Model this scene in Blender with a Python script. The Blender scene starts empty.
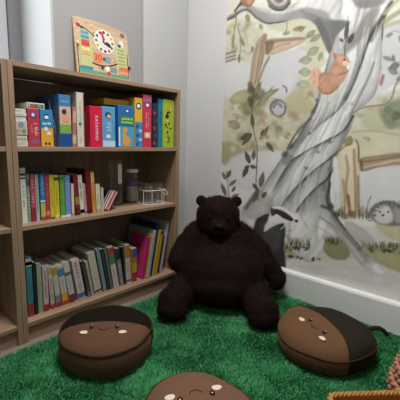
import bpy, bmesh, math, random
import numpy as np
from mathutils import Vector, Matrix, Euler

random.seed(7)
rng = np.random.default_rng(7)
SC = bpy.context.scene
C = SC.collection

# ------------------------------------------------------------------ camera
H = 0.79255
FPX = 345.0
CR = Vector((0.67679769, -0.73563132, 0.02813258))
CU = Vector((0.10535191, 0.13460612, 0.98528278))
CF = Vector((0.72859169, 0.66387329, -0.16860128))
cam_d = bpy.data.cameras.new('camera')
cam_d.sensor_width = 36.0
cam_d.lens = FPX / 400 * 36.0
cam_d.clip_start = 0.02
cam = bpy.data.objects.new('camera', cam_d)
C.objects.link(cam)
m3 = Matrix((CR, CU, -CF)).transposed()
cam.matrix_world = Matrix.Translation((0, 0, H)) @ m3.to_4x4()
SC.camera = cam


def ray(x, y):
    return CF * FPX + CR * (x - 200) - CU * (y - 200)


def on_y(x, y, Y):
    d = ray(x, y)
    p = d * (Y / d.y)
    return p.x, p.z + H


# ------------------------------------------------------------------ materials
def lin(h):
    h = h.lstrip('#')
    v = [int(h[i:i + 2], 16) / 255 for i in (0, 2, 4)]
    return tuple(c / 12.92 if c <= .04045 else ((c + .055) / 1.055) ** 2.4 for c in v)


_mats = {}


def pm(hexcol, rough=.6, var=.08, scale=60, spec=.3, bump=0.0):
    """plain painted / printed surface with a little procedural mottling"""
    key = (hexcol, rough, var, scale, spec, bump)
    if key in _mats:
        return _mats[key]
    m = bpy.data.materials.new('print_' + hexcol.strip('#'))
    m.use_nodes = True
    nt = m.node_tree
    b = nt.nodes['Principled BSDF']
    b.inputs['Roughness'].default_value = rough
    b.inputs['Specular IOR Level'].default_value = spec
    tc = nt.nodes.new('ShaderNodeTexCoord')
    nz = nt.nodes.new('ShaderNodeTexNoise')
    nz.inputs['Scale'].default_value = scale
    nz.inputs['Detail'].default_value = 3
    nt.links.new(tc.outputs['Object'], nz.inputs['Vector'])
    mx = nt.nodes.new('ShaderNodeMixRGB')
    c = lin(hexcol)
    mx.inputs[1].default_value = (*[x * (1 - var) for x in c], 1)
    mx.inputs[2].default_value = (*[min(1, x * (1 + var)) for x in c], 1)
    nt.links.new(nz.outputs['Fac'], mx.inputs[0])
    nt.links.new(mx.outputs[0], b.inputs['Base Color'])
    if bump:
        bp = nt.nodes.new('ShaderNodeBump')
        bp.inputs['Strength'].default_value = bump
        bp.inputs['Distance'].default_value = .004
        nt.links.new(nz.outputs['Fac'], bp.inputs['Height'])
        nt.links.new(bp.outputs[0], b.inputs['Normal'])
    _mats[key] = m
    return m


def wood(name, dark, light, axis='Z', scale=14, rough=.5):
    m = bpy.data.materials.new(name)
    m.use_nodes = True
    nt = m.node_tree
    b = nt.nodes['Principled BSDF']
    b.inputs['Roughness'].default_value = rough
    b.inputs['Specular IOR Level'].default_value = .3
    tc = nt.nodes.new('ShaderNodeTexCoord')
    mp = nt.nodes.new('ShaderNodeMapping')
    s = [scale * 5] * 3
    s['XYZ'.index(axis)] = scale * .16
    mp.inputs['Scale'].default_value = s
    nt.links.new(tc.outputs['Object'], mp.inputs[0])
    nz = nt.nodes.new('ShaderNodeTexNoise')
    nz.inputs['Scale'].default_value = 1
    nz.inputs['Detail'].default_value = 6
    nz.inputs['Distortion'].default_value = .6
    nt.links.new(mp.outputs[0], nz.inputs['Vector'])
    cr = nt.nodes.new('ShaderNodeValToRGB')
    cr.color_ramp.elements[0].position = .32
    cr.color_ramp.elements[1].position = .68
    cr.color_ramp.elements[0].color = (*lin(dark), 1)
    cr.color_ramp.elements[1].color = (*lin(light), 1)
    nt.links.new(nz.outputs['Fac'], cr.inputs[0])
    nt.links.new(cr.outputs[0], b.inputs['Base Color'])
    bp = nt.nodes.new('ShaderNodeBump')
    bp.inputs['Strength'].default_value = .15
    bp.inputs['Distance'].default_value = .001
    nt.links.new(nz.outputs['Fac'], bp.inputs['Height'])
    nt.links.new(bp.outputs[0], b.inputs['Normal'])
    return m


def plush(name, base, var=.25, scale=45, sheen=.35, tint='#ffffff', bump=.5):
    m = bpy.data.materials.new(name)
    m.use_nodes = True
    nt = m.node_tree
    b = nt.nodes['Principled BSDF']
    b.inputs['Roughness'].default_value = .9
    b.inputs['Specular IOR Level'].default_value = .1
    b.inputs['Sheen Weight'].default_value = sheen
    b.inputs['Sheen Roughness'].default_value = .5
    b.inputs['Sheen Tint'].default_value = (*lin(tint), 1)
    tc = nt.nodes.new('ShaderNodeTexCoord')
    nz = nt.nodes.new('ShaderNodeTexNoise')
    nz.inputs['Scale'].default_value = scale
    nz.inputs['Detail'].default_value = 5
    nt.links.new(tc.outputs['Object'], nz.inputs['Vector'])
    mx = nt.nodes.new('ShaderNodeMixRGB')
    c = lin(base)
    mx.inputs[1].default_value = (*[x * (1 - var) for x in c], 1)
    mx.inputs[2].default_value = (*[min(1, x * (1 + var)) for x in c], 1)
    nt.links.new(nz.outputs['Fac'], mx.inputs[0])
    nt.links.new(mx.outputs[0], b.inputs['Base Color'])
    bp = nt.nodes.new('ShaderNodeBump')
    bp.inputs['Strength'].default_value = bump
    bp.inputs['Distance'].default_value = .006
    nt.links.new(nz.outputs['Fac'], bp.inputs['Height'])
    nt.links.new(bp.outputs[0], b.inputs['Normal'])
    return m


def glass_mat(name, tint='#f4f8f6', haze=.0):
    m = bpy.data.materials.new(name)
    m.use_nodes = True
    nt = m.node_tree
    nt.nodes.remove(nt.nodes['Principled BSDF'])
    out = nt.nodes['Material Output']
    tr = nt.nodes.new('ShaderNodeBsdfTransparent')
    tr.inputs[0].default_value = (*lin(tint), 1)
    gl = nt.nodes.new('ShaderNodeBsdfGlossy')
    gl.inputs['Roughness'].default_value = .06
    lw = nt.nodes.new('ShaderNodeLayerWeight')
    lw.inputs[0].default_value = .16
    df = nt.nodes.new('ShaderNodeBsdfDiffuse')
    df.inputs[0].default_value = (.8, .82, .8, 1)
    mk = nt.nodes.new('ShaderNodeMixShader')
    mk.inputs[0].default_value = haze  # diffuse white mixed in to lighten the glass, standing in for reflections
    nt.links.new(tr.outputs[0], mk.inputs[1])
    nt.links.new(df.outputs[0], mk.inputs[2])
    mx = nt.nodes.new('ShaderNodeMixShader')
    nt.links.new(lw.outputs['Facing'], mx.inputs[0])
    nt.links.new(mk.outputs[0], mx.inputs[1])
    nt.links.new(gl.outputs[0], mx.inputs[2])
    nt.links.new(mx.outputs[0], out.inputs[0])
    return m


M_WOODV = wood('grey_oak_upright', '#8a705c', '#a68b75', 'Z')
M_WOODH = wood('grey_oak_shelf', '#8a705c', '#a68b75', 'X')
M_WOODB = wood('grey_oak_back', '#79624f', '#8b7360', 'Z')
M_WALL = pm('#cfcfd0', .9, .015, 6, .1)
M_TRIM = pm('#bababb', .9, .015, 6, .1)
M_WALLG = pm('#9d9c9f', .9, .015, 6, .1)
M_WHITE = pm('#e6e5e2', .55, .01, 8, .3)
M_BASE = pm('#e2e2e2', .5, .02, 8, .35)
M_PAGES = pm('#b5aa98', .9, .12, 300, .05)

# ------------------------------------------------------------------ mesh helpers


def link_mesh(name, me, mat=None, parent=None):
    o = bpy.data.objects.new(name, me)
    C.objects.link(o)
    if mat is not None:
        me.materials.append(mat)
    if parent is not None:
        o.parent = parent
    return o


def obj(name, bm, mat=None, parent=None, smooth=False):
    me = bpy.data.meshes.new(name)
    bm.normal_update()
    bm.to_mesh(me)
    bm.free()
    if smooth:
        me.polygons.foreach_set('use_smooth', [True] * len(me.polygons))
    return link_mesh(name, me, mat, parent)


def tag(o, label=None, cat=None, group=None, kind=None):
    if label:
        o['label'] = label
    if cat:
        o['category'] = cat
    if group:
        o['group'] = group
    if kind:
        o['kind'] = kind
    return o


def empty(name, loc, rz=0.0):
    o = bpy.data.objects.new(name, None)
    o.empty_display_size = .05
    C.objects.link(o)
    o.location = loc
    o.rotation_euler = (0, 0, rz)
    return o


def add_box(bm, lo, hi, bevel=0.0, seg=2):
    c = [(a + b) / 2 for a, b in zip(lo, hi)]
    s = [b - a for a, b in zip(lo, hi)]
    r = bmesh.ops.create_cube(bm, size=1, matrix=Matrix.Translation(c) @ Matrix.Diagonal((*s, 1)))
    if bevel > 0:
        es = list({e for v in r['verts'] for e in v.link_edges})
        bmesh.ops.bevel(bm, geom=es, offset=bevel, segments=seg, affect='EDGES', profile=.5)


def boxes(name, lst, mat, parent=None, bevel=0.0):
    bm = bmesh.new()
    for lo, hi in lst:
        add_box(bm, lo, hi, bevel)
    return obj(name, bm, mat, parent)


def add_tube(bm, pts, rad, seg=8, closed=False, cap=True):
    pts = [Vector(p) for p in pts]
    n = len(pts)
    rads = rad if isinstance(rad, (list, tuple)) else [rad] * n
    rings = []
    ref = None
    for i, p in enumerate(pts):
        a = pts[(i - 1) % n] if (closed or i > 0) else p
        b = pts[(i + 1) % n] if (closed or i < n - 1) else p
        t = (b - a).normalized()
        if ref is None:
            ref = Vector((0, 0, 1)) if abs(t.z) < .9 else Vector((1, 0, 0))
        u = (ref - t * ref.dot(t)).normalized()
        ref = u
        w = t.cross(u)
        rings.append([bm.verts.new(p + (u * math.cos(2 * math.pi * k / seg) + w * math.sin(2 * math.pi * k / seg)) * rads[i]) for k in range(seg)])
    for i in range(n if closed else n - 1):
        A, B = rings[i], rings[(i + 1) % n]
        for k in range(seg):
            bm.faces.new((A[k], A[(k + 1) % seg], B[(k + 1) % seg], B[k]))
    if cap and not closed:
        bm.faces.new(rings[0][::-1])
        bm.faces.new(rings[-1])


def add_lathe(bm, prof, seg=32, M=Matrix.Identity(4), close=False):
    rings = []
    for r, z in prof:
        if r < 1e-6:
            rings.append([bm.verts.new(M @ Vector((0, 0, z)))])
        else:
            rings.append([bm.verts.new(M @ Vector((r * math.cos(2 * math.pi * k / seg), r * math.sin(2 * math.pi * k / seg), z))) for k in range(seg)])
    for A, B in zip(rings[:-1], rings[1:]):
        for k in range(seg):
            k2 = (k + 1) % seg
            if len(A) == 1 and len(B) == 1:
                continue
            if len(A) == 1:
                bm.faces.new((A[0], B[k2], B[k]))
            elif len(B) == 1:
                bm.faces.new((A[k], A[k2], B[0]))
            else:
                bm.faces.new((A[k], A[k2], B[k2], B[k]))


def add_ellipsoid(bm, c, r, R=None, u=20, v=12):
    M = Matrix.Translation(c)
    if R is not None:
        M = M @ R.to_4x4()
    M = M @ Matrix.Diagonal((*r, 1))
    bmesh.ops.create_uvsphere(bm, u_segments=u, v_segments=v, radius=1, matrix=M)


def add_disc(bm, cx, cz, rx, rz, y, t=.0006, seg=20):
    """flat coin standing on a -Y facing front"""
    f = [bm.verts.new((cx + rx * math.cos(2 * math.pi * k / seg), y - t, cz + rz * math.sin(2 * math.pi * k / seg))) for k in range(seg)]
    b = [bm.verts.new((cx + rx * math.cos(2 * math.pi * k / seg), y, cz + rz * math.sin(2 * math.pi * k / seg))) for k in range(seg)]
    bm.faces.new(f)
    bm.faces.new(b[::-1])
    for k in range(seg):
        k2 = (k + 1) % seg
        bm.faces.new((f[k2], f[k], b[k], b[k2]))


def panel(parent, name, x0, x1, z0, z1, col, y=0.0, t=.0006, label=None):
    o = boxes(name, [((x0, y - t, z0), (x1, y, z1))], pm(col, .5), parent)
    if label:
        o['label'] = label
    return o


def disc(parent, name, cx, cz, rx, rz, col, y=0.0, t=.0008):
    bm = bmesh.new()
    add_disc(bm, cx, cz, rx, rz, y, t)
    return obj(name, bm, pm(col, .5), parent)


def text_mesh(name, txt, size, mat, parent, M, extrude=.0004):
    cu = bpy.data.curves.new(name, 'FONT')
    cu.body = txt
    cu.size = size
    cu.extrude = extrude
    cu.align_x = 'CENTER'
    cu.align_y = 'CENTER'
    cu.resolution_u = 3
    tmp = bpy.data.objects.new(name + '_src', cu)
    C.objects.link(tmp)
    dg = bpy.context.evaluated_depsgraph_get()
    me = bpy.data.meshes.new_from_object(tmp.evaluated_get(dg))
    bpy.data.objects.remove(tmp)
    bpy.data.curves.remove(cu)
    me.name = name
    me.materials.clear()
    me.transform(M)
    return link_mesh(name, me, mat, parent)


def glyphs(parent, x0, x1, z0, z1, col, n=8, y=0.0, vertical=True, name='lettering', seed=0, t=.0005):
    """a line of small unreadable printed characters"""
    r = random.Random(seed)
    bm = bmesh.new()
    if vertical:
        st = (z1 - z0) / n
        for i in range(n):
            if r.random() < .12:
                continue
            a = z0 + i * st + st * .1
            w = (x1 - x0) * r.uniform(.55, 1)
            xm = (x0 + x1) / 2 + r.uniform(-.1, .1) * (x1 - x0)
            hh = st * r.uniform(.45, .75)
            add_box(bm, (xm - w / 2, y - t, a), (xm + w / 2, y, a + hh * .45))
            if r.random() < .6:
                add_box(bm, (xm - w / 2, y - t, a + hh * .45), (xm - w * .1, y, a + hh))
    else:
        st = (x1 - x0) / n
        for i in range(n):
            a = x0 + i * st + st * .1
            hh = (z1 - z0) * r.uniform(.6, 1)
            add_box(bm, (a, y - t, z0), (a + st * r.uniform(.4, .75), y, z0 + hh))
    return obj(name, bm, pm(col, .5), parent)


# ------------------------------------------------------------------ setting
XW = 1.59          # mural wall
YB = 1.60          # wall behind the bookcases
CEIL = 2.45
BK_X0, BK_X1, BK_Y0, BK_H = .454, 1.268, 1.31, 1.0455
WIN_X1, WIN_Z0, WIN_Z1, WIN_X0, WIN_Y = .757, .98, 2.2, -.75, 1.92

boxes('floor', [((-2.2, -2.2, -.05), (XW + .1, YB + .4, 0))], wood('floor_boards', '#6f665c', '#877d72', 'X', 6), None)['kind'] = 'structure'
boxes('wall_right', [((XW, -2.2, 0), (XW + .1, YB + .4, CEIL))], M_WALL)['kind'] = 'structure'
boxes('wall_back', [((WIN_X1, YB, 0), (XW, YB + .4, CEIL)),
                    ((-2.2, YB, 0), (WIN_X0, YB + .4, CEIL)),
                    ((WIN_X0, YB, 0), (WIN_X1, YB + .4, WIN_Z0)),
                    ((WIN_X0, YB, WIN_Z1), (WIN_X1, YB + .4, CEIL))], M_WALLG)['kind'] = 'structure'
boxes('ceiling', [((-2.2, -2.2, CEIL), (XW + .1, YB + .4, CEIL + .05))], M_WHITE)['kind'] = 'structure'
# boxed-in strip of the corner, a touch proud of the wall
x143, _ = on_y(143.5, 40, YB - .012)
boxes('trim_1', [((x143, YB - .014, 0), (XW - .0005, YB, CEIL))], M_TRIM, None, .002)['kind'] = 'structure'
# white plastered window lining
boxes('trim_2', [((WIN_X1 - .012, YB - .002, WIN_Z0), (WIN_X1 - .0005, WIN_Y, WIN_Z1)),
                 ((WIN_X0 + .0005, YB - .002, WIN_Z0), (WIN_X0 + .012, WIN_Y, WIN_Z1)),
                 ((WIN_X0 + .012, YB - .002, WIN_Z1 - .012), (WIN_X1 - .012, WIN_Y, WIN_Z1 - .0005))],
      pm('#b4b6ba', .6, .01, 8, .2))['kind'] = 'structure'
boxes('trim_3', [((WIN_X0 + .012, YB - .002, WIN_Z0 + .0005), (WIN_X1 - .012, WIN_Y, WIN_Z0 + .025))], M_WHITE, None, .003)['kind'] = 'structure'
w = empty('window_1', ((WIN_X0 + WIN_X1) / 2, WIN_Y, WIN_Z0 + .025))
w['kind'] = 'structure'
hw = (WIN_X1 - WIN_X0) / 2 - .013
hz = WIN_Z1 - WIN_Z0 - .04
boxes('window_frame', [((-hw, 0, 0), (-hw + .06, .06, hz)), ((hw - .06, 0, 0), (hw, .06, hz)),
                       ((-hw + .06, 0, 0), (hw - .06, .06, .06)), ((-hw + .06, 0, hz - .06), (hw - .06, .06, hz))],
      pm('#6f6f74', .5, .02, 8), w, .003)  # shadow on the backlit frame is put into this dark grey
boxes('sash', [((-hw + .061, .012, .061), (-hw + .13, .055, hz - .061)), ((hw - .13, .012, .061), (hw - .061, .055, hz - .061)),
               ((-hw + .13, .012, .061), (hw - .13, .055, .12)), ((-hw + .13, .012, hz - .12), (hw - .13, .055, hz - .061)),
               ((-.03, .012, .12), (.03, .055, hz - .12))], pm('#a9a9b0', .5, .02, 8), w, .003)
boxes('pane', [((-hw + .131, .03, .121), (-.031, .036, hz - .121)), ((.031, .03, .121), (hw - .131, .036, hz - .121))],
      glass_mat('window_glass'), w)

BBT = .145
bm = bmesh.new()
prof = [(XW, 0), (XW - .028, 0), (XW - .028, BBT - .012), (XW - .024, BBT - .003), (XW - .016, BBT), (XW, BBT + .002)]
for y in (-2.2, YB - .016):
    pass
a = [bm.verts.new((x, -2.2, z)) for x, z in prof]
b = [bm.verts.new((x, YB - .016, z)) for x, z in prof]
for i in range(len(prof) - 1):
    bm.faces.new((a[i], a[i + 1], b[i + 1], b[i]))
bm.faces.new(a[::-1])
bm.faces.new(b)
obj('baseboard_right', bm, M_BASE)['kind'] = 'structure'

# ------------------------------------------------------------------ mural painting (colours computed per vertex of a flat wallpaper sheet)
MUR_Y0, MUR_Y1, MUR_Z0, MUR_Z1, MST = -.5, 1.286, BBT + .004, 2.2, .004
ny = int((MUR_Y1 - MUR_Y0) / MST) + 1
nz_ = int((MUR_Z1 - MUR_Z0) / MST) + 1
gy = np.linspace(MUR_Y1, MUR_Y0, ny)
gz = np.linspace(MUR_Z0, MUR_Z1, nz_)
GY, GZ = np.meshgrid(gy, gz)
GY = GY.ravel()
GZ = GZ.ravel()
XM = XW - .0012
dz = XM * CF.x + GY * CF.y + (GZ - H) * CF.z
U = 200 + FPX * (XM * CR.x + GY * CR.y + (GZ - H) * CR.z) / dz
V = 200 - FPX * (XM * CU.x + GY * CU.y + (GZ - H) * CU.z) / dz
# U, V: drawing coordinates of the wallpaper design, fixed to the sheet

_lat = np.random.default_rng(3).random((256, 256))


def vnoise(x, y):
    xi = np.floor(x).astype(int)
    yi = np.floor(y).astype(int)
    fx = x - xi
    fy = y - yi
    fx = fx * fx * (3 - 2 * fx)
    fy = fy * fy * (3 - 2 * fy)
    g = lambda i, j: _lat[i % 256, j % 256]
    return (g(xi, yi) * (1 - fx) + g(xi + 1, yi) * fx) * (1 - fy) + (g(xi, yi + 1) * (1 - fx) + g(xi + 1, yi + 1) * fx) * fy


def fbm(s, ox=0, oy=0, octv=3, u=None, v=None):
    u = U if u is None else u
    v = V if v is None else v
    t = 0
    a = .5
    for k in range(octv):
        t = t + a * vnoise(u / s * 2 ** k + ox + 17 * k, v / s * 2 ** k + oy + 31 * k)
        a *= .5
    return t / (1 - .5 ** octv)


N_wob = (fbm(9, 3, 5) - .5) * 2
N_big = (fbm(28, 40, 11) - .5) * 2
N_fine = (fbm(3.5, 90, 60) - .5) * 2
COL = np.empty((len(U), 3))


def srgb(h):
    h = h.lstrip('#')
    return np.array([int(h[i:i + 2], 16) / 255 for i in (0, 2, 4)])


COL[:] = srgb('#dddbd7')
COL += (N_big * .012)[:, None]


def smooth_poly(P, n=6, closed=True):
    P = np.array(P, float)
    out = []
    L = len(P)
    rngi = range(L if closed else L - 1)
    for i in rngi:
        p0 = P[(i - 1) % L] if closed or i > 0 else P[i]
        p1 = P[i]
        p2 = P[(i + 1) % L]
        p3 = P[(i + 2) % L] if closed or i < L - 2 else p2
        for t in np.linspace(0, 1, n, endpoint=False):
            out.append(.5 * ((2 * p1) + (-p0 + p2) * t + (2 * p0 - 5 * p1 + 4 * p2 - p3) * t * t + (-p0 + 3 * p1 - 3 * p2 + p3) * t ** 3))
    if not closed:
        out.append(P[-1])
    return np.array(out)


def seg_dist(u, v, P, closed, W=None):
    best = np.full(u.shape, 1e9)
    n = len(P)
    for i in range(n if closed else n - 1):
        a = P[i]
        b = P[(i + 1) % n]
        d = b - a
        L2 = d @ d + 1e-12
        t = np.clip(((u - a[0]) * d[0] + (v - a[1]) * d[1]) / L2, 0, 1)
        q = np.hypot(u - a[0] - t * d[0], v - a[1] - t * d[1])
        if W is not None:
            q = q - (W[i] * (1 - t) + W[(i + 1) % n] * t)
        best = np.minimum(best, q)
    return best


def inside(u, v, P):
    c = np.zeros(u.shape, bool)
    n = len(P)
    for i in range(n):
        x1, y1 = P[i]
        x2, y2 = P[(i + 1) % n]
        if y1 == y2:
            continue
        k = ((y1 > v) != (y2 > v)) & (u < (x2 - x1) * (v - y1) / (y2 - y1) + x1)
        c ^= k
    return c


def apply(sel, cov, col, var, alpha, edge=None):
    c = srgb(col)[None, :] * (1 + var * (N_big[sel] * .6 + N_wob[sel] * .5)[:, None])
    if edge is not None:
        c = c * (1 - edge[:, None])
    k = (cov * alpha)[:, None]
    COL[sel] = COL[sel] * (1 - k) + c * k


def blob(P, col, soft=.8, alpha=1.0, wob=.8, edge=.0, var=.08, smooth=True, mott=0.0):
    P = smooth_poly(P) if smooth else np.array(P, float)
    pad = soft + wob * 2 + 2
    sel = np.nonzero((U > P[:, 0].min() - pad) & (U < P[:, 0].max() + pad) & (V > P[:, 1].min() - pad) & (V < P[:, 1].max() + pad))[0]
    if not len(sel):
        return
    u, v = U[sel], V[sel]
    d = seg_dist(u, v, P, True)
    ins = inside(u, v, P)
    sd = np.where(ins, d, -d) + wob * N_wob[sel]
    cov = np.clip((sd + soft) / (2 * soft), 0, 1)
    if mott:
        cov = cov * np.clip(1 - mott + mott * 1.6 * (N_wob[sel] * .8 + .5), 0, 1)
    e = edge * np.exp(-np.clip(sd, 0, None) / 1.6) if edge else None
    apply(sel, cov, col, var, alpha, e)


def stroke(P, w, col, alpha=1.0, soft=.6, wob=.3, var=.08, smooth=True, w1=None):
    P = smooth_poly(P, 4, False) if smooth and len(P) > 2 else np.array(P, float)
    w1 = w if w1 is None else w1
    W = np.linspace(w, w1, len(P)) / 2
    pad = soft + max(w, w1) + 2
    sel = np.nonzero((U > P[:, 0].min() - pad) & (U < P[:, 0].max() + pad) & (V > P[:, 1].min() - pad) & (V < P[:, 1].max() + pad))[0]
    if not len(sel):
        return
    d = -seg_dist(U[sel], V[sel], P, False, W) + wob * N_wob[sel]
    apply(sel, np.clip((d + soft) / (2 * soft), 0, 1), col, var, alpha)


def leaf(x, y, ang, L, wd, col, alpha=.9, fold=True):
    """pointed leaf from its stem end (x, y); ang in degrees, 90 = up the sheet"""
    a = math.radians(ang)
    d = np.array([math.cos(a), -math.sin(a)])
    n = np.array([-d[1], d[0]])
    ts = np.linspace(0, 1, 9)
    prof_ = wd / 2 * np.sin(np.pi * ts ** .85)
    p = [np.array([x, y]) + d * L * t + n * s for t, s in zip(ts, prof_)]
    q = [np.array([x, y]) + d * L * t - n * s for t, s in zip(ts[::-1], prof_[::-1])]
    blob(p + q[1:-1], col, .5, alpha, .15, .18, .15, smooth=False)
    if fold:
        stroke([np.array([x, y]) + d * L * .05, np.array([x, y]) + d * L * .9], .35, '#5c5a4e', alpha * .45, .4, 0)


def ell(cx, cy, rx, ry, rot=0, n=14):
    a = math.radians(rot)
    return [(cx + rx * math.cos(t) * math.cos(a) - ry * math.sin(t) * math.sin(a), cy + rx * math.cos(t) * math.sin(a) + ry * math.sin(t) * math.cos(a))
            for t in np.linspace(0, 2 * math.pi, n, endpoint=False)]


R2 = random.Random(11)
# --- washes of foliage and meadow
blob([(222, -60), (640, -60), (640, 60), (420, 60), (395, 40), (330, 55), (300, 35), (262, 45), (222, 60)], '#d6d4c6', 4, .8, 4, .04, .08, mott=.5)
blob([(226, 22), (258, 26), (262, 45), (254, 60), (240, 62), (226, 50)], '#c9c7b2', 3, .7, 3, .06, .1, mott=.6)
blob([(268, 24), (300, 20), (322, 30), (326, 55), (312, 80), (300, 84), (292, 60), (304, 40), (284, 32)], '#c8c5ae', 2.5, .85, 3, .08, .12, mott=.4)
blob([(221, 98), (236, 92), (252, 92), (270, 98), (290, 92), (312, 80), (322, 92), (312, 115), (298, 140), (280, 152), (262, 150), (240, 158), (221, 160)], '#c2bda4', 3, .95, 3, .1, .16, mott=.55)
blob([(222, 142), (240, 146), (264, 146), (268, 152), (250, 158), (238, 164), (222, 162)], '#aca580', 2, .75, 2, .1, .1, mott=.4)
blob([(292, 84), (312, 86), (316, 104), (300, 118), (286, 110)], '#b5ae8a', 2.5, .6, 3, .1, .1, mott=.5)
blob([(352, 112), (372, 100), (392, 92), (430, 92), (640, 110), (640, 166), (430, 158), (400, 158), (360, 164), (340, 158)], '#cbc8b5', 2.5, .95, 2, .06, .08)
blob([(362, 112), (384, 106), (400, 98), (470, 100), (470, 124), (400, 128), (372, 130)], '#bdbb9b', 3, .7, 3.5, .1, .15, mott=.5)
blob([(380, 112), (396, 100), (424, 104), (426, 120), (402, 128), (388, 126)], '#8d937d', 3, .85, 3, .1, .2, mott=.4)
blob([(350, 134), (374, 130), (420, 134), (640, 140), (640, 166), (420, 152), (376, 156), (350, 158)], '#cfcab0', 2, .7, 1.5, .06, .06)
stroke([(352, 132), (376, 131), (410, 136), (520, 142)], 1.3, '#a6a284', .6)
for k in range(38):
    x = R2.uniform(224, 318)
    y = R2.uniform(94, 150)
    blob(ell(x, y, R2.uniform(2, 6), R2.uniform(1.5, 4), R2.uniform(0, 90)), R2.choice(['#dcd9cc', '#d8d6cc', '#d9d7d0', '#8f8c70', '#b79c84']), 1.8, .65, 2, .1)
blob([(244, 86), (262, 86), (266, 100), (258, 118), (246, 116), (240, 104)], '#8e8669', 3, .55, 3, .1, .2, mott=.4)
for k in range(26):   # loose dabs of foliage colour
    x = R2.uniform(224, 320)
    y = R2.uniform(92, 148)
    blob(ell(x, y, R2.uniform(2, 5), R2.uniform(1.5, 4), R2.uniform(0, 90)), R2.choice(['#a5a177', '#d8d3b8', '#b9b48c', '#d9cdb0', '#9d9d7e']), 1.5, .5, 1.5, .1)
for k in range(34):
    x = R2.uniform(226, 262)
    y = R2.uniform(18, 62)
    blob(ell(x, y, R2.uniform(1.2, 3.2), R2.uniform(1.5, 4), R2.uniform(0, 90)), R2.choice(['#b6b68e', '#dedcc9', '#a7aa84', '#d9d0b6']), 1.3, .55, 1.2, .1)
for k in range(30):
    x = R2.uniform(352, 470)
    y = R2.uniform(96, 130)
    blob(ell(x, y, R2.uniform(2, 5), R2.uniform(1.5, 4), R2.uniform(0, 90)), R2.choice(['#a3a385', '#dcd6c0', '#8b907a', '#c4bd9b', '#d3bda6']), 1.5, .5, 1.5, .1)
# --- pale sky gaps
blob([(224, 58), (238, 60), (250, 66), (249, 88), (238, 92), (224, 96)], '#d4d3d4', 2, .95, 1.5, .03, .02)
blob([(264, 56), (284, 51), (306, 50), (300, 72), (292, 92), (282, 98), (268, 96), (262, 84)], '#cdccd0', 1.5, .98, 1, .03, .02)
blob([(244, 152), (264, 150), (282, 152), (274, 172), (264, 186), (250, 190), (236, 186), (224, 178), (228, 162)], '#d4d3d5', 2, .95, 1.5, .03, .02)
blob([(383, 26), (400, 22), (520, 24), (520, 84), (420, 88), (396, 84), (382, 92), (372, 100), (380, 60)], '#cdccd0', 2, .97, 1.5, .04, .02)
blob([(356, 172), (400, 166), (640, 172), (640, 230), (412, 226), (376, 214), (360, 216)], '#d2d1d5', 1.2, .98, .8, .04, .02)
# --- ground
blob([(248, 236), (280, 240), (330, 232), (380, 226), (430, 222), (640, 232), (640, 300), (420, 286), (330, 264), (286, 258), (250, 260)], '#d3d0c9', 2.5, .95, 2, .05, .04)
blob([(276, 246), (290, 240), (300, 246), (298, 256), (284, 258)], '#b9b58f', 2, .85, 1.5, .08, .1)
blob([(322, 238), (340, 240), (350, 250), (346, 259), (330, 257)], '#b5b18a', 1.4, .95, 1, .12, .1)
blob([(360, 240), (376, 246), (410, 244), (440, 246), (430, 270), (402, 272), (384, 266), (368, 254)], '#b2af88', 1.6, .95, 1.5, .12, .12)
blob([(378, 224), (404, 222), (430, 228), (424, 240), (396, 240), (384, 234)], '#c3bf9d', 2, .9, 1.5, .06, .1)
# --- left fence: post and rail
blob([(263, 35), (267, 35.5), (264.5, 55), (260, 74), (257.5, 92), (249, 91), (249.5, 80), (253, 55), (258, 42)], '#c3b19c', .7, 1, .4, .15, .1)
stroke([(264.5, 36), (263, 50), (261, 66)], 3.4, '#a28d79', .8, .7, w1=1.5)
stroke([(262, 40), (259, 60), (255, 84)], 1.0, '#85735f', .75)
stroke([(258, 44), (254, 64), (251, 88)], .8, '#a08b74', .7)
stroke([(250, 84), (254, 92)], 4.5, '#6f6455', .7, 1.2)
stroke([(269, 57), (262, 72), (257, 90)], 2.2, '#8d8571', .75, .8)
blob([(266, 40), (285, 37.5), (305, 37), (305, 41), (296, 46), (285, 51), (266, 55)], '#c8b9a6', .7, 1, .5, .1, .08)
stroke([(267, 43), (280, 40.5), (304, 38.5)], 4.6, '#9a8674', .8, .8, .5, w1=2)
blob([(266, 42), (274, 41), (272, 50), (266, 54)], '#8f7b69', .9, .8, .5)
stroke([(268, 53), (278, 46), (290, 43)], 1.6, '#ab947d', .7)
stroke([(267, 43), (267.5, 53)], 2.4, '#927e69', .8)
for yy in (53.5, 57.5, 61):
    stroke([(225, yy + 1), (235, yy - 2.2)], 2.0, '#97897b', .85)
# --- the great tree
TR = [(226, 17), (236, 12), (246, 5), (262, 8), (280, 10), (292, 5), (300, -3), (308, -40), (330, -70), (420, -70), (397, -12), (391.5, 4), (384, 20), (382, 45), (381, 70), (375, 94), (366, 104), (355, 111), (352, 125), (345, 140),
      (337, 156), (332, 168), (330, 185), (331, 203), (338, 218), (350, 233), (363, 249), (376, 263), (386, 274), (372, 272), (358, 262), (348, 250), (339, 239), (327, 237), (323, 250), (312, 262), (300, 258), (290, 250), (283, 243), (262, 235), (246, 224), (242, 208), (256, 196), (264, 184), (272, 172),
      (283, 156), (297, 139), (309, 118), (316, 103), (318, 92), (322, 80), (327, 62), (329, 52), (323, 40), (318, 27), (310, 20), (298, 18), (284, 22), (268, 24), (257, 19), (250, 13), (243, 11), (233, 18), (226, 21)]
blob(TR, '#dad9d8', .8, 1, .5, .14, .05)
_T = smooth_poly(TR)
_sel = np.nonzero((U > 222) & (U < 400) & (V > -75) & (V < 278))[0]
_sel = _sel[inside(U[_sel], V[_sel], _T)]
_al = (U[_sel] * .5 - V[_sel] * .85)
_ac = (U[_sel] * .85 + V[_sel] * .5)
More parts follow.
